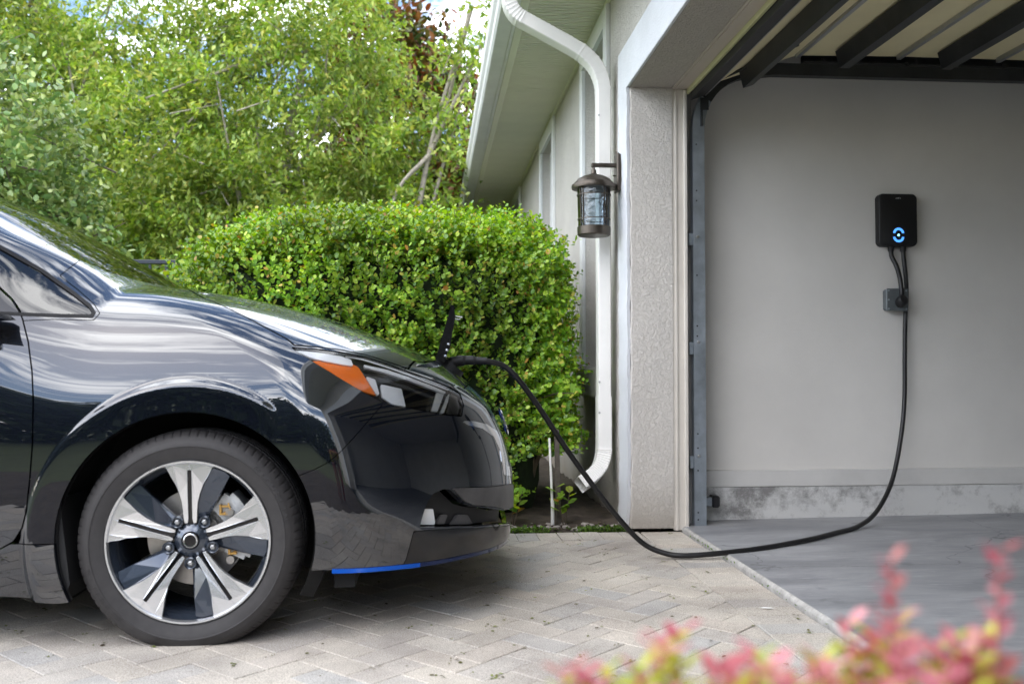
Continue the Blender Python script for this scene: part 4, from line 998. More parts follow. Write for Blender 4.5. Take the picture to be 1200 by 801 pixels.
mb.V = [tuple(Vector(v) + CAR - Vector((2.44, 4.575, 0))) for v in mb.V]; mb.build('plug', M_blk, cab, smooth=True, sharp=60)
mb = MB(); tor = []
mb.lathe([(.052, -.004), (.060, 0), (.052, .005), (.046, 0), (.052, -.004)], 32, Matrix.Translation((.966, 0, .585)) @ Matrix.Rotation(R(72), 4, 'Y')); mb.box(-.010, .010, -.066, .066, -.003, .005, M=Matrix.Translation((.966, 0, .585)) @ Matrix.Rotation(R(72), 4, 'Y'))
mb.build('nose_emblem', M_chrome, car, smooth=True, sharp=50)

# ------------------------------------------------------------ wheels (local: axle on y, outer face toward -y, centre at origin)
def tyre_mat():
    m, n, l, b = mat_new('tyre_rubber'); b.inputs['Base Color'].default_value = (.035, .032, .033, 1); b.inputs['Roughness'].default_value = .62; b.inputs['Specular IOR Level'].default_value = .45
    t = N(n, 'ShaderNodeTexCoord'); z = N(n, 'ShaderNodeTexNoise', i_Scale=40., i_Detail=6.0); l.new(t.outputs['Object'], z.inputs[0])
    c = N(n, 'ShaderNodeValToRGB'); c.color_ramp.elements[0].color = (.018, .017, .018, 1); c.color_ramp.elements[1].color = (.040, .037, .037, 1); l.new(z.outputs[0], c.inputs[0]); l.new(c.outputs[0], b.inputs['Base Color'])
    bp = N(n, 'ShaderNodeBump', i_Strength=.25, i_Distance=.002); l.new(z.outputs[0], bp.inputs['Height']); l.new(bp.outputs[0], b.inputs['Normal']); return m
M_tyre = tyre_mat()
M_alloy = mat('machined_alloy', (.78, .79, .81), .27, metal=.9, bump=.1, bscale=400)
M_wdark = mat('dark_blue_grey_wheel_paint', (.045, .058, .082), .2, metal=.55, Coat_Weight=1.0, Coat_Roughness=.03)
M_disc = mat('brake_disc_steel', (.42, .40, .38), .35, metal=.9, noise=20, var=.2)
M_rust = mat('brass_clip', (.55, .33, .10), .4, metal=.7)
def wheel():
    w = empty('wheel', parent=car)
    ROT = Matrix.Rotation(R(90), 4, 'X')        # lathe z -> -y
    # tyre: profile as (radius, depth): depth 0 = outer sidewall plane, grows inward
    pr_ = [(.232, .012), (.238, .004), (.246, .001), (.262, -.003), (.272, -.0042), (.2735, -.0058), (.276, -.0058), (.2775, -.0042), (.290, -.001), (.2925, .0012), (.298, .004), (.306, .011), (.313, .020), (.3185, .034), (.3195, .052), (.312, .0535), (.312, .061), (.320, .0625), (.3205, .088), (.313, .0895), (.313, .098), (.3208, .0995), (.3208, .118), (.313, .1195), (.313, .128), (.3205, .1295), (.320, .155), (.312, .1565), (.312, .164), (.3195, .1655), (.317, .185), (.305, .205), (.27, .215), (.232, .20)]
    nseg = 480; V = []; m_ = len(pr_)
    for j in range(nseg):
        a = 2 * math.pi * j / nseg; sip = (j % 6 == 0)
        for (r, d) in pr_:
            rr = r - (.0032 if sip and (.303 < r) and (d < .052 or d > .166) else 0) - (.002 if (j % 6 == 3) and r > .318 and .06 < d < .16 else 0)
            x, z = rr * math.cos(a + d * .25), rr * math.sin(a + d * .25); y = d
            if z < -.294: y -= .0; z = -.294 - (z + .294) * .02
            if z < -.22: y -= .006 * min(1, (-.22 - z) / .05) * (1 if r > .25 and d < .02 else 0)
            V.append((x, y, z))
    F = [(j * m_ + i, j * m_ + i + 1, ((j + 1) % nseg) * m_ + i + 1, ((j + 1) % nseg) * m_ + i) for j in range(nseg) for i in range(m_ - 1)]
    mesh_np('tyre', V, F, M_tyre, w, smooth=True, sharp=32)
    # raised sidewall lettering
    lb = MB()
    for (txt, a0, a1, size) in (('MICHELIN', 47, 14, .024), ('MICHELIN', 228, 196, .021)):
        lb = MB()
        for i, chh in enumerate(txt):
            me = text_mesh(chh, size, .0006); a = R(a0 + (a1 - a0) * i / (len(txt) - 1))
            flip = 0
            Mx = Matrix.Translation((.281 * math.cos(a), -.0038, .281 * math.sin(a))) @ Matrix.Rotation(-(a - R(90)), 4, 'Y') @ Matrix.Rotation(R(90), 4, 'X')
            lb.add([Mx @ v.co for v in me.vertices], [tuple(p.vertices) for p in me.polygons]); bpy.data.meshes.remove(me)
        lb.build('lettering', M_tyre, w, kind='stuff')
    LM = Matrix.Rotation(R(90), 4, 'X')
    def lat(prof, n=64): return MB().lathe([(r, -d) for r, d in prof], n, LM)
    lat([(.224, .010), (.2275, .001), (.2325, .0005), (.2345, .006), (.233, .014)], 96).build('rim_edge', M_alloy, w, smooth=True, sharp=50)
    lat([(.2255, .006), (.222, .022), (.214, .030), (.205, .07), (.198, .17), (.215, .19)], 96).build('rim_barrel', M_wdark, w, smooth=True, sharp=50)
    def rot(P, a): c, s = math.cos(a), math.sin(a); return [(x * c + z * s, -x * s + z * c) for x, z in P]     # clockwise as seen from outside
    def arcpts(r, x0, x1, n=8):
        a0, a1 = math.asin(x0 / r), math.asin(x1 / r); return [(r * math.sin(a0 + (a1 - a0) * k / n), r * math.cos(a0 + (a1 - a0) * k / n)) for k in range(n + 1)]
    def plate(P, ytop, thick, bev=.0018):
        """P: list of (x, z, depth) outline; chamfered plate"""
        n = len(P); cx = sum(p[0] for p in P) / n; cz = sum(p[1] for p in P) / n; V = []
        for (e, dd) in ((bev, 0), (0, bev), (0, thick)):
            for (x, z, d) in P:
                L = math.hypot(x - cx, z - cz) or 1; V.append((x - (x - cx) / L * e, ytop + d + dd, z - (z - cz) / L * e))
        return V, [tuple(range(n))] + [(k * n + i, k * n + n + i, k * n + n + (i + 1) % n, k * n + (i + 1) % n) for k in (0, 1) for i in range(n)]
    def dome(x, z): return .006 + .030 * max(0, 1 - (math.hypot(x, z) / .20)) ** 1.3     # face dips toward the hub
    for k in range(5):
        a = R(72 * k)
        half = [(.0055, .205), (.0055, .13), (.0052, .06), (.006, .046)]
        outer = [(.0185, .062), (.0195, .085), (.022, .11), (.0285, .135), (.040, .165), (.054, .190), (.064, .2105)]
        arcp = arcpts(.2255, .068, .0, 6)
        sp = MB()
        for s_ in (1, -1):
            P = [(s_ * x, z) for x, z in ([(.0055, .207), (.0055, .17), (.0055, .13), (.0055, .09), (.0055, .062), (.008, .049), (.0165, .050)] + outer + arcp[:-1] + [(0, .2255), (0, .207)])]
            P = [(x, z, dome(x, z)) for x, z in rot(P, a)]
            V, F = plate(P, 0, .016); F = F if s_ > 0 else [f[::-1] for f in F]
            # triangulate the concave cap safely as a strip
            n = len(P); capi = F[0] if s_ > 0 else F[0]
            sp.add(V, F)
        sp.build('spoke', M_alloy, w)
        V, F = plate([(x, z, dome(x, z) + .006) for x, z in rot([(-.0052, .048), (.0052, .048), (.0052, .13), (.0052, .2075), (-.0052, .2075), (-.0052, .13)], a)], 0, .010, .0005)
        MB().add(V, F).build('spoke_slot', M_gloss, w)
        # web joining neighbouring rails around the nut
        bl_ = [(.0192, .058, .012), (.030, .055, .022), (.044, .060, .030), (.066, .100, .026), (.090, .145, .020), (.112, .186, .016), (.100, .1985, .012), (.085, .205, .009), (.066, .2115, .006), (.054, .190, .009), (.040, .165, .009), (.0285, .135, .010), (.022, .11, .011), (.0195, .085, .012)]
        P2 = rot([(x, z) for x, z, d in bl_], a); P = [(x, z, dome(x, z) + d - .002) for (x, z), (_, _, d) in zip(P2, bl_)]
        V, F = plate(P, .001, .016); MB().add(V, F).build('blade', M_wdark, w)
        ca = a + R(36)
        nx_, nz2 = .0655 * math.sin(ca), .0655 * math.cos(ca)
        MB().lathe([(.0175, -.045), (.0175, -.028), (.0155, -.026), (.0125, -.029), (.0125, -.036), (0, -.036)], 20, Matrix.Translation((nx_, 0, nz2)) @ LM).build('nut_well', M_wdark, w, smooth=True, sharp=40)
        MB().lathe([(0, -.0255), (.0045, -.0255), (.0072, -.0275), (.0085, -.031), (.0085, -.037)], 6, Matrix.Translation((nx_, 0, nz2)) @ LM).build('lug_nut', M_silver, w)
    lat([(.050, .046), (.050, .040), (.047, .036), (.030, .031), (.0265, .0285), (.025, .030), (0, .030)], 40).build('hub', M_wdark, w, smooth=True, sharp=50)
    lat([(.0248, .0295), (.0235, .0262), (.0175, .0262), (.0165, .0285), (0, .0285)], 40).build('hub_cap', M_gloss, w, smooth=True, sharp=40)
    lat([(.0205, .0258), (.019, .0248), (.0165, .0252), (.016, .027)], 40).build('cap_ring', M_chrome, w, smooth=True)
    lat([(.05, .07), (.078, .07), (.080, .095), (.141, .095), (.141, .118), (0.0, .118)], 64).build('brake_disc', M_disc, w, smooth=True, sharp=40)
    lat([(0, .05), (.045, .05), (.06, .075), (0, .075)], 30).build('hub_carrier', M_under, w)
    cal = MB()
    P = arc_poly(.098, .158, -24, 56, n=12); cal.prism(P, 1, .062, .092); P = arc_poly(.140, .172, -20, 50, n=12); cal.prism(P, 1, .064, .15)
    cal.build('caliper', mat('cast_caliper', (.55, .56, .57), .45, metal=.7, noise=30, var=.3) if 'cast_caliper' not in bpy.data.materials else bpy.data.materials['cast_caliper'], w, smooth=True, sharp=30)
    for (aa, r) in ((-15, .118), (44, .122)):
        cl = MB()
        x, z = r * math.cos(R(aa)), r * math.sin(R(aa))
        cl.box(x - .012, x + .012, .050, .061, z - .016, z - .010).box(x - .012, x - .006, .050, .061, z - .010, z + .014).box(x - .005, x + .016, .052, .060, z + .006, z + .012).tube([(x, .055, z - .012), (x + .02, .052, z), (x + .012, .055, z + .018)], .003, 5)
        cl.build('pad_clip', M_rust, w)
    for (aa, r) in ((-30, .125), (36, .13)):
        pin = MB(); pin.lathe([(0, -.05), (.012, -.05), (.014, -.09), (0, -.09)], 12, Matrix.Translation((r * math.cos(R(aa)), 0, r * math.sin(R(aa)))) @ LM)
        pin.build('caliper_pin', M_disc, w, smooth=True, sharp=40)
    return w
w0 = wheel(); w0.location = (-.008, -.872, .294)
def copy_tree(o, parent):
    c = o.copy(); COL.objects.link(c); c.parent = parent
    for q in [x for x in bpy.data.objects if x.parent == o and x != c]: copy_tree(q, c)
    return c
for (x, y, rz) in ((-2.708, -.872, 0), (-.008, .872, 180), (-2.708, .872, 180)):
    w = copy_tree(w0, car); w.location = (x, y, .294); w.rotation_euler = (0, 0, R(rz))
# ------------------------------------------------------------ plants
def leaf_shape(kind):
    """unit leaf along +x, normal +z: vertices and faces"""
    if kind == 'oval': V = [(0, 0, 0), (.35, .27, .03), (.75, .24, .05), (1, 0, -.02), (.75, -.24, .05), (.35, -.27, .03), (.5, 0, -.04)]; F = [(0, 6, 2, 1), (6, 3, 2), (0, 5, 4, 6), (6, 4, 3)]
    elif kind == 'round': V = [(0, 0, 0), (.3, .34, .05), (.72, .36, .08), (1, 0, 0), (.72, -.36, .08), (.3, -.34, .05), (.5, 0, -.05)]; F = [(0, 6, 2, 1), (6, 3, 2), (0, 5, 4, 6), (6, 4, 3)]
    else: V = [(0, 0, 0), (.45, .16, .03), (1, 0, -.06), (.45, -.16, .03)]; F = [(0, 2, 1), (0, 3, 2)]
    return np.array(V, float), F
def frames(dirs, ups):
    x = dirs / np.linalg.norm(dirs, axis=1)[:, None]
    y = np.cross(ups, x); y /= np.maximum(np.linalg.norm(y, axis=1), 1e-6)[:, None]; z = np.cross(x, y); return x, y, z
def leaves_mesh(name, shape, P, dirs, ups, size, mat_, parent, width=1., **k):
    V0, F0 = leaf_shape(shape); x, y, z = frames(dirs, ups); n = len(P); size = np.asarray(size)
    V = P[:, None, :] + size[:, None, None] * (V0[None, :, 0, None] * x[:, None, :] + width * V0[None, :, 1, None] * y[:, None, :] + V0[None, :, 2, None] * z[:, None, :])
    m = len(V0); me = bpy.data.meshes.new(name); flat = V.reshape(-1, 3)
    loops = np.concatenate([(np.array([i for f in F0 for i in f])[None] + (np.arange(n) * m)[:, None]).ravel()])
    tot = np.tile([len(f) for f in F0], n); start = np.concatenate([[0], np.cumsum(tot)[:-1]])
    me.vertices.add(len(flat)); me.vertices.foreach_set('co', flat.ravel()); me.loops.add(len(loops)); me.loops.foreach_set('vertex_index', loops.astype(np.int32))
    me.polygons.add(len(tot)); me.polygons.foreach_set('loop_start', start.astype(np.int32)); me.polygons.foreach_set('loop_total', tot.astype(np.int32))
    me.update(calc_edges=True); me.validate(); me.materials.append(mat_); o = bpy.data.objects.new(name, me); link(o, parent); return tag(o, **k)
def unit(v): return v / np.maximum(np.linalg.norm(v, axis=-1, keepdims=True), 1e-9)
def one_leaf(name, kind, p, d, u, size, mat_, parent, proto={}):
    key = (kind, mat_.name)
    if key not in proto:
        V0, F0 = leaf_shape(kind); me = bpy.data.meshes.new('leaf'); me.from_pydata(V0.tolist(), [], F0); me.materials.append(mat_); proto[key] = me
    o = bpy.data.objects.new(name, proto[key]); link(o, parent)
    x, y, z = frames(np.array([d]), np.array([u])); Mx = Matrix(np.column_stack([x[0], y[0], z[0]]).tolist()).to_4x4(); o.matrix_local = Matrix.Translation(Vector(p)) @ Mx @ Matrix.Scale(float(size), 4); return o
M_twig = mat('brown_twig', (.10, .075, .05), .8, noise=20, var=.3)
# --- the clipped hedge
M_hedge = leaf_mat('hedge_leaf', [(.09, .19, .022), (.15, .31, .03), (.24, .42, .038), (.32, .51, .05), (.44, .58, .08), (.13, .26, .03), (.10, .23, .05), (.24, .40, .045), (.48, .43, .09), (.42, .22, .06)], pos=[0, .14, .3, .45, .58, .7, .8, .9, .965, 1], rough=.33, trans=.32, spec=.45)
hc = np.array([-.36, 5.50, .66]); hs = np.array([1.10, .72, .925])
hedge = empty('clipped_hedge', (-.36, 5.5, 0), label='dense bright green clipped hedge behind the car beside the house', cat='hedge')
def hedge_surface(n):
    """points on a rounded box, with normals; the far-left shoulder is softer"""
    d = rng.normal(size=(n * 3, 3)); d = unit(d); d[:, 2] = np.where(d[:, 2] < -.65, -d[:, 2], d[:, 2])
    e = 6.0; r = (np.abs(d) ** e).sum(1) ** (-1 / e); p = d * r[:, None]
    nrm = unit(np.sign(p) * np.abs(p) ** (e - 1))
    w = (r ** 2); keep = rng.random(len(p)) < w / w.max(); p, nrm = p[keep][:n], nrm[keep][:n]
    P = hc + p * hs
    # left end slopes down a little, top undulates
    s = np.clip((-.95 - P[:, 0]) / .5, 0, 1); P[:, 2] = P[:, 2] * (1 - .16 * s ** 1.3)
    u = .5 * np.sin(P[:, 0] * 5.1 + P[:, 1] * 2) + .5 * np.sin(P[:, 0] * 2.3 - P[:, 2] * 4.2 + 1)
    P = P + nrm * (.035 * u)[:, None]
    ok = P[:, 2] > .04; P, nrm = P[ok], nrm[ok]
    return P, nrm
SP, SNm = hedge_surface(20500)
vis = (SP[:, 1] < 5.75) | (SP[:, 2] > 1.3); 
LP, LD, LU, LS = [], [], [], []
tw = MB()
for i in range(len(SP)):
    if SP[i][2] < .3 and SP[i][0] > .45: continue
    if SP[i][2] < .2 and rng.random() < .35: continue
    p0 = SP[i] - SNm[i] * (rng.uniform(.0, .15) if i % 4 else rng.uniform(.12, .22)); g = unit(SNm[i] * 1.0 + np.array([0, 0, .75]) + rng.normal(size=3) * .35)
    L = rng.uniform(.07, .15); nl = 8
    if i % 6 == 0: tw.tube([p0 - hedge_off if False else p0 - np.array([-.36, 5.5, 0]), p0 + g * L - np.array([-.36, 5.5, 0])], .0018, 4, cap=False)
    side = unit(np.cross(g, rng.normal(size=3)))
    for k in range(nl):
        t = (k + 1) / nl; q = p0 + g * L * t; a = k * 2.4 + rng.uniform(-.3, .3)
        s2 = np.cross(g, side); ld = unit(g * .75 + (side * math.cos(a) + s2 * math.sin(a)) * 1.0 + np.array([0, 0, .12]))
        LP.append(q); LD.append(ld); LU.append(unit(g + np.array([0, -.15, .5]) + rng.normal(size=3) * .3)); LS.append(rng.uniform(.020, .035) * (1 - .25 * (t > .9)))
LP, LD, LU, LS = map(np.array, (LP, LD, LU, LS)); off = np.array([-.36, 5.5, 0])
# the leaves that stick out most toward the viewer are leaf objects of their own
out_ = (hc[1] - hs[1] - LP[:, 1]); idx = np.argsort(-(out_ + LS * 1.5 + rng.random(len(LS)) * .05)); cand = [i for i in idx if -1.45 < LP[i, 0] < .75 and LP[i, 2] > .3][:280]
mask = np.ones(len(LP), bool); mask[cand] = False
for i in cand: one_leaf('leaf', 'round', LP[i] - off, LD[i], LU[i], LS[i] * 1.05, M_hedge, hedge)
leaves_mesh('foliage', 'round', LP[mask] - off, LD[mask], LU[mask], LS[mask], M_hedge, hedge, kind='stuff')
tw.build('twigs', M_twig, hedge, kind='stuff')
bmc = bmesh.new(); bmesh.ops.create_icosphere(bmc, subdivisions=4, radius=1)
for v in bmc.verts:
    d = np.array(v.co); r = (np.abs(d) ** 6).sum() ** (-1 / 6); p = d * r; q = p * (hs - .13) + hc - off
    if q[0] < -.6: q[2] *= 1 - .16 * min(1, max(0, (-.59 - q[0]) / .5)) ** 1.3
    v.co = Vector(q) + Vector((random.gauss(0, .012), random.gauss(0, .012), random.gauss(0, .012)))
me = bpy.data.meshes.new('dark_core'); bmc.to_mesh(me); bmc.free(); me.materials.append(mat('hedge_core_shade', (.010, .020, .005), .95, noise=25, var=.6)); link(tag(bpy.data.objects.new('dark_core', me), kind='stuff'), hedge)  # near-black core: shade deep between the leaves is put into its colour
mb = MB()
for (x, y) in ((-1.1, 5.3), (-.8, 5.1), (-.45, 5.2), (-.1, 5.05), (.2, 5.2), (.5, 5.1)):
    for k in range(3): mb.tube([(x - off[0], y - off[1], -.05), (x - off[0] + rng.uniform(-.1, .1), y - off[1] - .05, .25), (x - off[0] + rng.uniform(-.25, .25), y - off[1], .6)], [.018, .013, .008], 7)
mb.build('stem', M_twig, hedge)
# single shoots above the hedge top
def shoot(x, y, z, h): 
    mb = MB().tube([(0, 0, 0), (.01, 0, h)], [.0025, .0012], 5); o = mb.build('shoot', M_twig, hedge); o.location = (x - off[0], y - off[1], z)
    for k in range(5):
        t = .35 + .16 * k
        for s_ in (0, math.pi):
            a = k * 1.57 + s_; one_leaf('leaf', 'round', np.array([.01 * t, 0, h * t]), np.array([math.cos(a), math.sin(a), .5]), np.array([0, 0, 1.]), .04 - .004 * k, M_hedge, o)
shoot(-.92, 5.2, 1.52, .17); shoot(.80 - .05, 5.3, 1.47, .09); 

# --- trees
def tree(name, label, base, trunk_pts, blobs, n_cl, per, leafk, size, m, m_bark, spread=.22, group=None, n_limb=10, cat='tree', width=1., droop=-.1, twig_n=60, seed=1):
    r_ = np.random.default_rng(seed); t = empty(name, base, label=label, cat=cat, group=group); b0 = np.array(base, float)
    mb = MB(); mb.tube(spline([p for p, r in trunk_pts], 5), [float(np.interp(i / (5 * (len(trunk_pts) - 1)), np.linspace(0, 1, len(trunk_pts)), [r for p, r in trunk_pts])) for i in range(5 * (len(trunk_pts) - 1) + 1)], 9)
    mb.build('trunk', m_bark, t, smooth=True, sharp=60)
    B = np.array([b[:6] for b in blobs], float); wts = (B[:, 3] * B[:, 4] + B[:, 4] * B[:, 5] + B[:, 3] * B[:, 5]); wts /= wts.sum()
    which = r_.choice(len(B), n_cl, p=wts); d = unit(r_.normal(size=(n_cl, 3))); rad = r_.uniform(.55, 1.05, n_cl) ** .6
    C = B[which, :3] + d * rad[:, None] * B[which, 3:6]
    C = C[C[:, 2] > .12]; n_cl = len(C); cs = r_.uniform(.6, 1.3, n_cl) * spread
    P = np.repeat(C, per, 0) + r_.normal(size=(n_cl * per, 3)) * np.repeat(cs, per)[:, None] * np.array([1, 1, .7])
    ax = np.repeat(unit(d[:n_cl] + r_.normal(size=(n_cl, 3)) * .6 + np.array([0, 0, .2])), per, 0)
    D_ = unit(ax * .8 + r_.normal(size=P.shape) * .75 + np.array([0, 0, droop])); U = unit(r_.normal(size=P.shape) * .55 + np.array([0, 0, 1.]))
    S = r_.uniform(.65, 1.25, len(P)) * size
    leaves_mesh('foliage', leafk, P, D_, U, S, m, t, width=width, kind='stuff')
    # limbs and twigs
    lm_ = MB(); top = [np.array(p) for p, r in trunk_pts]
    for k in range(n_limb):
        a = top[min(len(top) - 1, 1 + k % max(1, len(top) - 1))]; c = C[r_.integers(n_cl)]; mid = (a + c) / 2 + r_.normal(size=3) * .05 + np.array([0, 0, .05])
        o_ = lm_ if k % 2 else MB(); o_ = MB(); o_.tube(spline([a, mid, c], 4), [.028 - .0026 * i for i in range(9)], 6); o_.build('limb', m_bark, t, smooth=True, sharp=60)
    tw_ = MB()
    for k in range(twig_n):
        c = C[r_.integers(n_cl)]; d2 = unit(r_.normal(size=3) + np.array([0, 0, .6])) * r_.uniform(.25, .6); tw_.tube([c - d2 * .6, c, c + d2 * .5], [.008, .006, .003], 4, cap=False)
    tw_.build('twigs', m_bark, t, kind='stuff')
    return t
M_bark = mat('pale_bark', (.30, .27, .22), .9, noise=18, var=.35, bump=1, bscale=60)
M_barkd = mat('dark_bark', (.12, .095, .075), .9, noise=18, var=.35, bump=1, bscale=60)
LT1 = leaf_mat('mid_green_leaf', [(.09, .17, .03), (.15, .26, .045), (.22, .34, .055), (.31, .42, .08), (.46, .54, .16), (.12, .21, .04), (.46, .44, .11)], rough=.42, trans=.42)
LT2 = leaf_mat('glossy_blue_green_leaf', [(.10, .19, .06), (.15, .26, .08), (.20, .31, .09), (.26, .34, .08), (.40, .47, .18), (.12, .21, .07)], rough=.27, trans=.2, spec=.7)
LT3 = leaf_mat('magnolia_leaf', [(.03, .06, .015), (.05, .09, .02), (.16, .055, .02), (.22, .09, .03), (.06, .10, .02), (.13, .05, .02)], rough=.35, trans=.25)
LT5 = leaf_mat('mid_dark_green_leaf', [(.04, .075, .015), (.06, .11, .02), (.09, .15, .03), (.13, .19, .04)], rough=.5, trans=.3)
LT4 = leaf_mat('dark_tree_leaf', [(.018, .035, .008), (.03, .055, .012), (.045, .075, .015)], rough=.5, trans=.2)
grp = 'loose green trees behind the hedge'
tree('green_tree', 'tall loose yellow green tree in the middle behind the hedge', (-1.9, 10.2, 0), [((0, 0, 0), .14), ((.1, 0, 1.2), .11), ((.2, .1, 2.6), .08), ((.5, .1, 4.4), .03)],
     [(0, 0, 1.9, 1.7, 1.2, 1.5), (.4, 0, 3.3, 1.5, 1.1, 1.3), (.6, -.2, 4.3, 1.0, .9, .9), (-.9, 0, 3.0, 1.3, 1.0, 1.3), (1.1, -.2, 2.1, .9, .9, 1.0), (.0, .1, 5.0, 1.2, .9, .8)], 1700, 38, 'long', .080, LT1, M_bark, droop=-.5, spread=.10, group=grp, n_limb=14, width=1.3, twig_n=130, seed=3)
tree('green_tree', 'wide leafy green tree behind the car roof with sky gaps near its top', (-4.7, 11.0, 0), [((0, 0, 0), .16), ((.0, 0, 1.5), .12), ((-.1, .1, 3.2), .08), ((.1, .1, 5.2), .03)],
     [(0, 0, 2.0, 1.9, 1.3, 1.6), (.4, 0, 3.6, 1.9, 1.2, 1.3), (-.8, 0, 3.4, 1.4, 1.2, 1.4), (.7, -.1, 4.9, 1.5, 1.0, .8), (-.8, 0, 5.0, 1.2, 1.0, .9)], 1650, 38, 'long', .084, LT1, M_bark, droop=-.5, spread=.11, group=grp, n_limb=12, width=1.3, twig_n=110, seed=5)
tree('low_shrub_tree', 'low spreading green shrub growing behind the hedge under the trees', (-2.6, 8.9, 0), [((0, 0, 0), .06), ((.05, 0, .6), .05), ((.1, 0, 1.3), .02)],
     [(0, 0, .9, 1.5, .6, .9), (1.3, .2, .9, 1.0, .6, .95), (-1.5, .1, .8, 1.1, .6, .8)], 1000, 34, 'long', .085, LT1, M_bark, spread=.13, n_limb=5, width=1.4, twig_n=40, seed=8)
tree('glossy_shrub', 'large rounded blue green glossy shrub behind the windscreen at the left', (-3.45, 7.6, 0), [((0, 0, 0), .09), ((0, 0, .8), .07), ((.1, 0, 1.9), .03)],
     [(0, 0, 1.25, 1.05, .8, 1.3), (-.25, 0, 2.3, .95, .8, 1.1), (-1.0, 0, 1.9, 1.1, .9, 1.4)], 1200, 34, 'oval', .062, LT2, M_barkd, spread=.11, n_limb=8, twig_n=50, seed=11, width=1.05)
tree('magnolia_tree', 'dark reddish leaved tree near the eave behind the green tree', (.2, 13.4, 0), [((0, 0, 0), .16), ((.0, 0, 1.8), .12), ((-.2, 0, 3.6), .07), ((-.4, 0, 5.3), .03)],
     [(0, 0, 2.2, 1.2, 1.0, 1.4), (-.5, 0, 4.0, 1.1, 1.0, 1.3), (-.9, 0, 5.3, .8, .8, .8), (.3, 0, 3.0, .8, .8, 1.0)], 700, 30, 'oval', .13, LT3, M_barkd, spread=.19, n_limb=9, twig_n=40, seed=14)
tree('slender_tree', 'slender yellow green tree reaching up against the sky by the gutter', (-.35, 9.6, 0), [((0, 0, 0), .05), ((.1, 0, 1.5), .04), ((.3, 0, 3.0), .025), ((.75, 0, 4.6), .01)],
     [(0, 0, 1.6, .6, .5, .9), (.2, 0, 2.7, .5, .45, .8), (.62, 0, 3.7, .28, .3, .6), (.85, 0, 4.4, .16, .2, .5)], 260, 26, 'long', .085, LT1, M_bark, spread=.09, n_limb=5, width=1.4, twig_n=30, seed=17)
tree('background_tree', 'darker tree farther back behind the other trees at the left', (-7.8, 14.5, 0), [((0, 0, 0), .2), ((0, 0, 2), .15), ((.2, 0, 5), .05)],
     [(0, 0, 2.4, 2.4, 1.4, 2.2), (2.6, 0, 2.2, 2.2, 1.4, 2.0), (.8, 0, 4.9, 2.2, 1.3, 1.4), (5.0, 0, 1.9, 2.0, 1.2, 1.8), (5.6, 0, 3.6, 1.8, 1.2, 1.3), (3.4, 0, 3.8, 1.8, 1.2, 1.3)], 2000, 28, 'long', .17, LT5, M_barkd, spread=.27, n_limb=8, width=1.5, twig_n=30, seed=21)
# trees across the driveway, behind the viewer: they show as dark shapes in the car's paint
for i, (x, y, s, sd_) in enumerate(((-6.6, -9.0, 1.0, 31), (-2.9, -9.6, 1.1, 32), (.9, -9.2, .95, 33), (-10.5, -8.5, 1.1, 34))):
    tree('street_tree', ['broad dark tree across the lawn opposite the rear of the car', 'tallest dark tree across the lawn opposite the car', 'dark tree across the lawn opposite the garage corner', 'dark tree farthest along the lawn edge'][i], (x, y, 0), [((0, 0, 0), .18), ((0, 0, 1.5), .15), ((.1, 0, 3.4), .06)],
         [(0, 0, 1.4 * s, 2.5, 1.2, 1.5 * s), (.3, 0, 2.9 * s, 1.9, 1.1, 1.1 * s)], 520, 28, 'long', .24, LT4, M_barkd, spread=.3, n_limb=5, width=2.2, twig_n=10, seed=sd_, group='dark trees across the lawn')
# --- fence
fn = empty('garden_fence', (-2.2, 6.45, 0), label='black metal garden fence glimpsed between the windscreen and the hedge', cat='fence')
M_fence = mat('black_fence_metal', (.018, .025, .035), .45)
for z in (1.50, 1.40, .15): MB().box(-3.2, .75, -.016, .016, z, z + .028, bev=.003).build('rail', M_fence, fn)
pk = MB().box(-.009, .009, -.009, .009, .02, 1.497, bev=.002).build('picket', M_fence, fn); pk.location = (.72, 0, 0)
for k in range(1, 36): o = link(pk.copy(), fn); o.location = (.72 - k * .11, 0, 0)
# --- small things along the house
mk = empty('white_stake', (.60, 4.60, 0), label='thin white plastic pipe standing under the hedge corner', cat='pipe')
MB().tube([(0, 0, -.05), (.0, .0, .11), (-.002, 0, .13)], [.009, .009, .009], 10).build('sleeve', M_pipe, mk, smooth=True, sharp=50)
MB().tube([(-.002, 0, .12), (-.012, .03, .44)], .006, 10).build('pipe', M_pipe, mk, smooth=True, sharp=50)
ws_ = MB().box(-.012, .012, -.012, .012, -.1, .48, bev=.002).build('wooden_stake', mat('weathered_stake', (.10, .085, .07), .85, noise=30, var=.3), None); ws_.location = (.635, 4.63, 0); ws_.rotation_euler = (R(-2), R(-1), 0); tag(ws_, 'dark weathered wooden stake beside the thin white pipe', 'stake')
def sprout(x, y, h, n, size, label, m=M_hedge, seed=0, lean=(0, 0)):
    r_ = np.random.default_rng(seed); s = empty('seedling', (x, y, 0), label=label, cat='plant', group='small seedlings under the hedge')
    st = MB()
    for k in range(3):
        a = r_.uniform(0, 6.28); tip = np.array([.05 * math.cos(a) + lean[0], .05 * math.sin(a) + lean[1], h * r_.uniform(.7, 1)]); st.tube([(0, 0, -.02), tuple(tip * .5), tuple(tip)], [.003, .0025, .0015], 5)
        for j in range(n):
            t = .4 + .6 * j / n; b = j * 2.4 + k; one_leaf('leaf', 'oval', tip * t, np.array([math.cos(b), math.sin(b), .45]), np.array([0, -.2, 1.]), size * r_.uniform(.7, 1.1), m, s)
    st.build('stem', M_twig, s); return s
sprout(.66, 4.60, .22, 6, .065, 'small leafy seedling right of the wooden stake by the downspout outlet', seed=1)
sprout(.40, 4.60, .20, 6, .07, 'small leafy seedling in the soil left of the white pipe', seed=2)
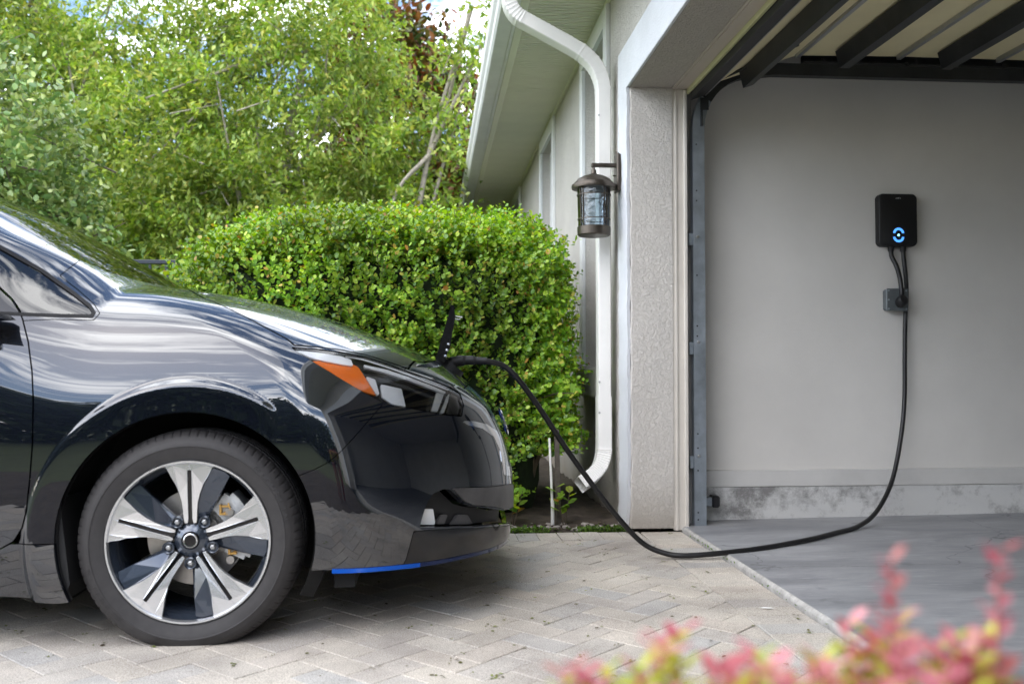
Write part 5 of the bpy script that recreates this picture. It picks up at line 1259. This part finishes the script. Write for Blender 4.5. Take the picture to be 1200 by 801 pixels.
sprout(.28, 4.62, .17, 5, .06, 'low seedling close to the nose of the car', seed=4)
sprout(.15, 4.66, .18, 5, .06, 'low seedling hidden behind the front bumper', seed=5)
# branch of the hedge that reaches toward the downspout
br = MB().tube([(.55 - off[0], 4.95 - off[1], .62), (.66 - off[0], 4.85 - off[1], .66), (.74 - off[0], 4.8 - off[1], .66)], [.006, .004, .002], 6).build('side_branch', M_twig, hedge)
for j in range(16):
    t = j / 16; p = np.array([.58 + .17 * t, 4.92 - .12 * t, .60 + .08 * math.sin(j)]) - off; a = j * 2.3; one_leaf('leaf', 'oval', p, np.array([.5 + .6 * math.cos(a), .4 * math.sin(a), .3 + .4 * math.sin(a * 1.7)]), np.array([0, -.6, 1.]), .065, M_hedge, br)
# moss strip, pebbles, litter
M_moss = leaf_mat('moss', [(.06, .13, .015), (.10, .20, .02), (.16, .28, .03)], rough=.7, trans=.2)
n = 5200; P = np.stack([rng.uniform(-.7, .95, n), 4.432 + np.abs(rng.normal(0, .035, n)), rng.uniform(-.01, .018, n)], 1); keep = (np.sin(P[:, 0] * 17) + np.sin(P[:, 0] * 7 + 1) + rng.normal(size=n) * .6) > -.6; P = P[keep]
leaves_mesh('moss_edging', 'round', P, unit(rng.normal(size=P.shape) + [0, 0, .6]), unit(rng.normal(size=P.shape) * .5 + [0, 0, 1]), rng.uniform(.008, .017, len(P)), M_moss, None, kind='stuff')
M_peb = mat('pebble', (.30, .27, .24), .85, noise=30, var=.3)
def pebbles(name, spots, m):
    V, F = [], []
    for (x, y, z, s) in spots:
        bm = bmesh.new(); bmesh.ops.create_icosphere(bm, subdivisions=1, radius=s); b = len(V)
        for v in bm.verts: v.co *= random.uniform(.8, 1.15)
        e = Euler((random.random() * 3, random.random() * 3, random.random() * 3)).to_matrix(); bm.verts.index_update()
        V += [(x + (e @ v.co).x * 1.2, y + (e @ v.co).y, z + (e @ v.co).z * .6) for v in bm.verts]; F += [tuple(v.index + b for v in f.verts) for f in bm.faces]; bm.free()
    return mesh_np(name, V, F, m, None, smooth=True, kind='stuff')
pebbles('pebbles', [(rng.uniform(-.6, .93), 4.46 + abs(rng.normal(0, .12)), .005, rng.uniform(.006, .024)) for _ in range(150)], M_peb)
pebbles('mulch', [(rng.uniform(-.6, .93), 4.46 + abs(rng.normal(0, .16)), .008, rng.uniform(.004, .012)) for _ in range(500)], mat('mulch_crumbs', (.06, .045, .03), .95))
litm = leaf_mat('fallen_bits', [(.10, .07, .03), (.16, .20, .03), (.07, .05, .03), (.22, .28, .05)], rough=.8, trans=.1)
n = 420; P = np.stack([rng.uniform(-1.6, 1.25, n), rng.uniform(1.6, 4.4, n), np.full(n, .003)], 1)
cl = rng.integers(0, n, 500); P = np.vstack([P, P[cl] + rng.normal(size=(500, 3)) * [.012, .012, 0]])
leaves_mesh('fallen_leaf_bits', 'oval', P, unit(rng.normal(size=P.shape) * [1, 1, .08]), unit(rng.normal(size=P.shape) * .2 + [0, 0, 1]), rng.uniform(.006, .016, len(P)), litm, None, kind='stuff')
n = 160; P = np.stack([1.214 + rng.normal(0, .004, n), rng.uniform(2.6, 4.3, n), np.full(n, .004)], 1); P = P[(P[:, 1] > 3.72) | (rng.random(len(P)) < .2)]
leaves_mesh('joint_weeds', 'oval', P, unit(rng.normal(size=P.shape) + [0, 0, .3]), unit(rng.normal(size=P.shape) * .3 + [0, 0, 1]), rng.uniform(.006, .014, len(P)), M_moss, None, kind='stuff')
# white paint fleck on the pavers near the slab
dr = mesh_np('paint_drip', [(0, 0, 0), (.02, .006, 0), (.034, .001, 0), (.05, -.012, 0), (.036, -.010, 0), (.012, -.006, 0)], [(0, 5, 4, 3, 2, 1)], mat('dried_white_paint', (.8, .8, .8), .6), loc=(1.075, 2.98, .0045)); tag(dr, 'small white paint drip on the pavers beside the garage slab', 'paint mark')
# --- foreground shrubs with pink and lime leaves, close to the lens
LF1 = leaf_mat('pink_leaf', [(.40, .09, .12), (.52, .18, .22), (.60, .28, .30), (.36, .06, .08), (.58, .34, .28)], rough=.4, trans=.4)
LF2 = leaf_mat('lime_leaf', [(.30, .42, .04), (.45, .52, .06), (.58, .56, .10), (.22, .36, .05), (.62, .40, .22)], rough=.4, trans=.4)
def flower_bush(x, y, ztop, wid, seed, label, spikes=()):
    r_ = np.random.default_rng(seed); o = empty('pink_leaved_shrub', (x, y, 0), label=label, cat='shrub', group='pink and lime leaved shrubs in front')
    st = MB(); P1, D1, P2, D2, S1, S2 = [], [], [], [], [], []; single = []
    stems = [(r_.uniform(-wid, wid), r_.uniform(-.06, .08), ztop * r_.uniform(.90, 1.0), 0) for _ in range(int(60 * wid / .06))] + [(sx - x, sy - y, sz, 1) for sx, sy, sz in spikes]
    for (dx_, dy_, h, sp) in stems:
        tip = np.array([dx_, dy_, h]); b = np.array([dx_ * .3, dy_ * .3, .0]); mid = np.array([dx_ * .8, dy_ * .8, h * .6])
        pts = spline([b, mid, tip], 8); st.tube(pts, [.002 - .00008 * i for i in range(len(pts))], 5, cap=False)
        for k in range(18 if not sp else 22):
            t = (h - .014 * k * (.8 if sp else .6)) / h
            if t < .4: break
            q = np.array(pts[min(16, int(t * 16))]) if t < .98 else tip
            i0 = min(15, int(t * 16)); fr = t * 16 - i0; q = np.array(pts[i0]) * (1 - fr) + np.array(pts[i0 + 1]) * fr
            for s_ in (0, math.pi):
                a = k * 1.57 + s_ + r_.uniform(-.3, .3); dd = np.array([math.cos(a), math.sin(a), r_.uniform(.3, 1.0)]); sz = r_.uniform(.013, .022) * (.8 if sp else 1)
                pink = sp or (k < 3 and r_.random() < .6) or r_.random() < .22
                single.append((q, dd, sz, pink))
    st.build('stems', mat('red_stem', (.30, .08, .07), .5) if 'red_stem' not in bpy.data.materials else bpy.data.materials['red_stem'], o, kind='stuff')
    single.sort(key=lambda q: -(q[0][2] + .15 * (-q[0][1])))
    for q in single[:290]: one_leaf('leaf', 'oval', q[0], q[1], np.array([0, 0, 1.]), q[2], LF1 if q[3] else LF2, o)
    for fl, mm, nm in ((True, LF1, 'pink_foliage'), (False, LF2, 'lime_foliage')):
        L_ = [q for q in single[290:] if bool(q[3]) == fl]
        if L_: leaves_mesh(nm, 'oval', np.array([q[0] for q in L_]), np.array([q[1] for q in L_]), np.tile([0, 0, 1.], (len(L_), 1)), [q[2] for q in L_], mm, o, kind='stuff')
    return o
flower_bush(.095, .56, .602, .028, 41, 'leftmost blurred pink and yellow shrub in the foreground')
flower_bush(.175, .53, .624, .045, 42, 'middle blurred shrub with lime leaves and pink tips in the foreground')
flower_bush(.285, .53, .626, .062, 43, 'rightmost blurred shrub with tall red shoots in front of the garage slab', spikes=((.266, .52, .680), (.275, .53, .645), (.333, .52, .686)))
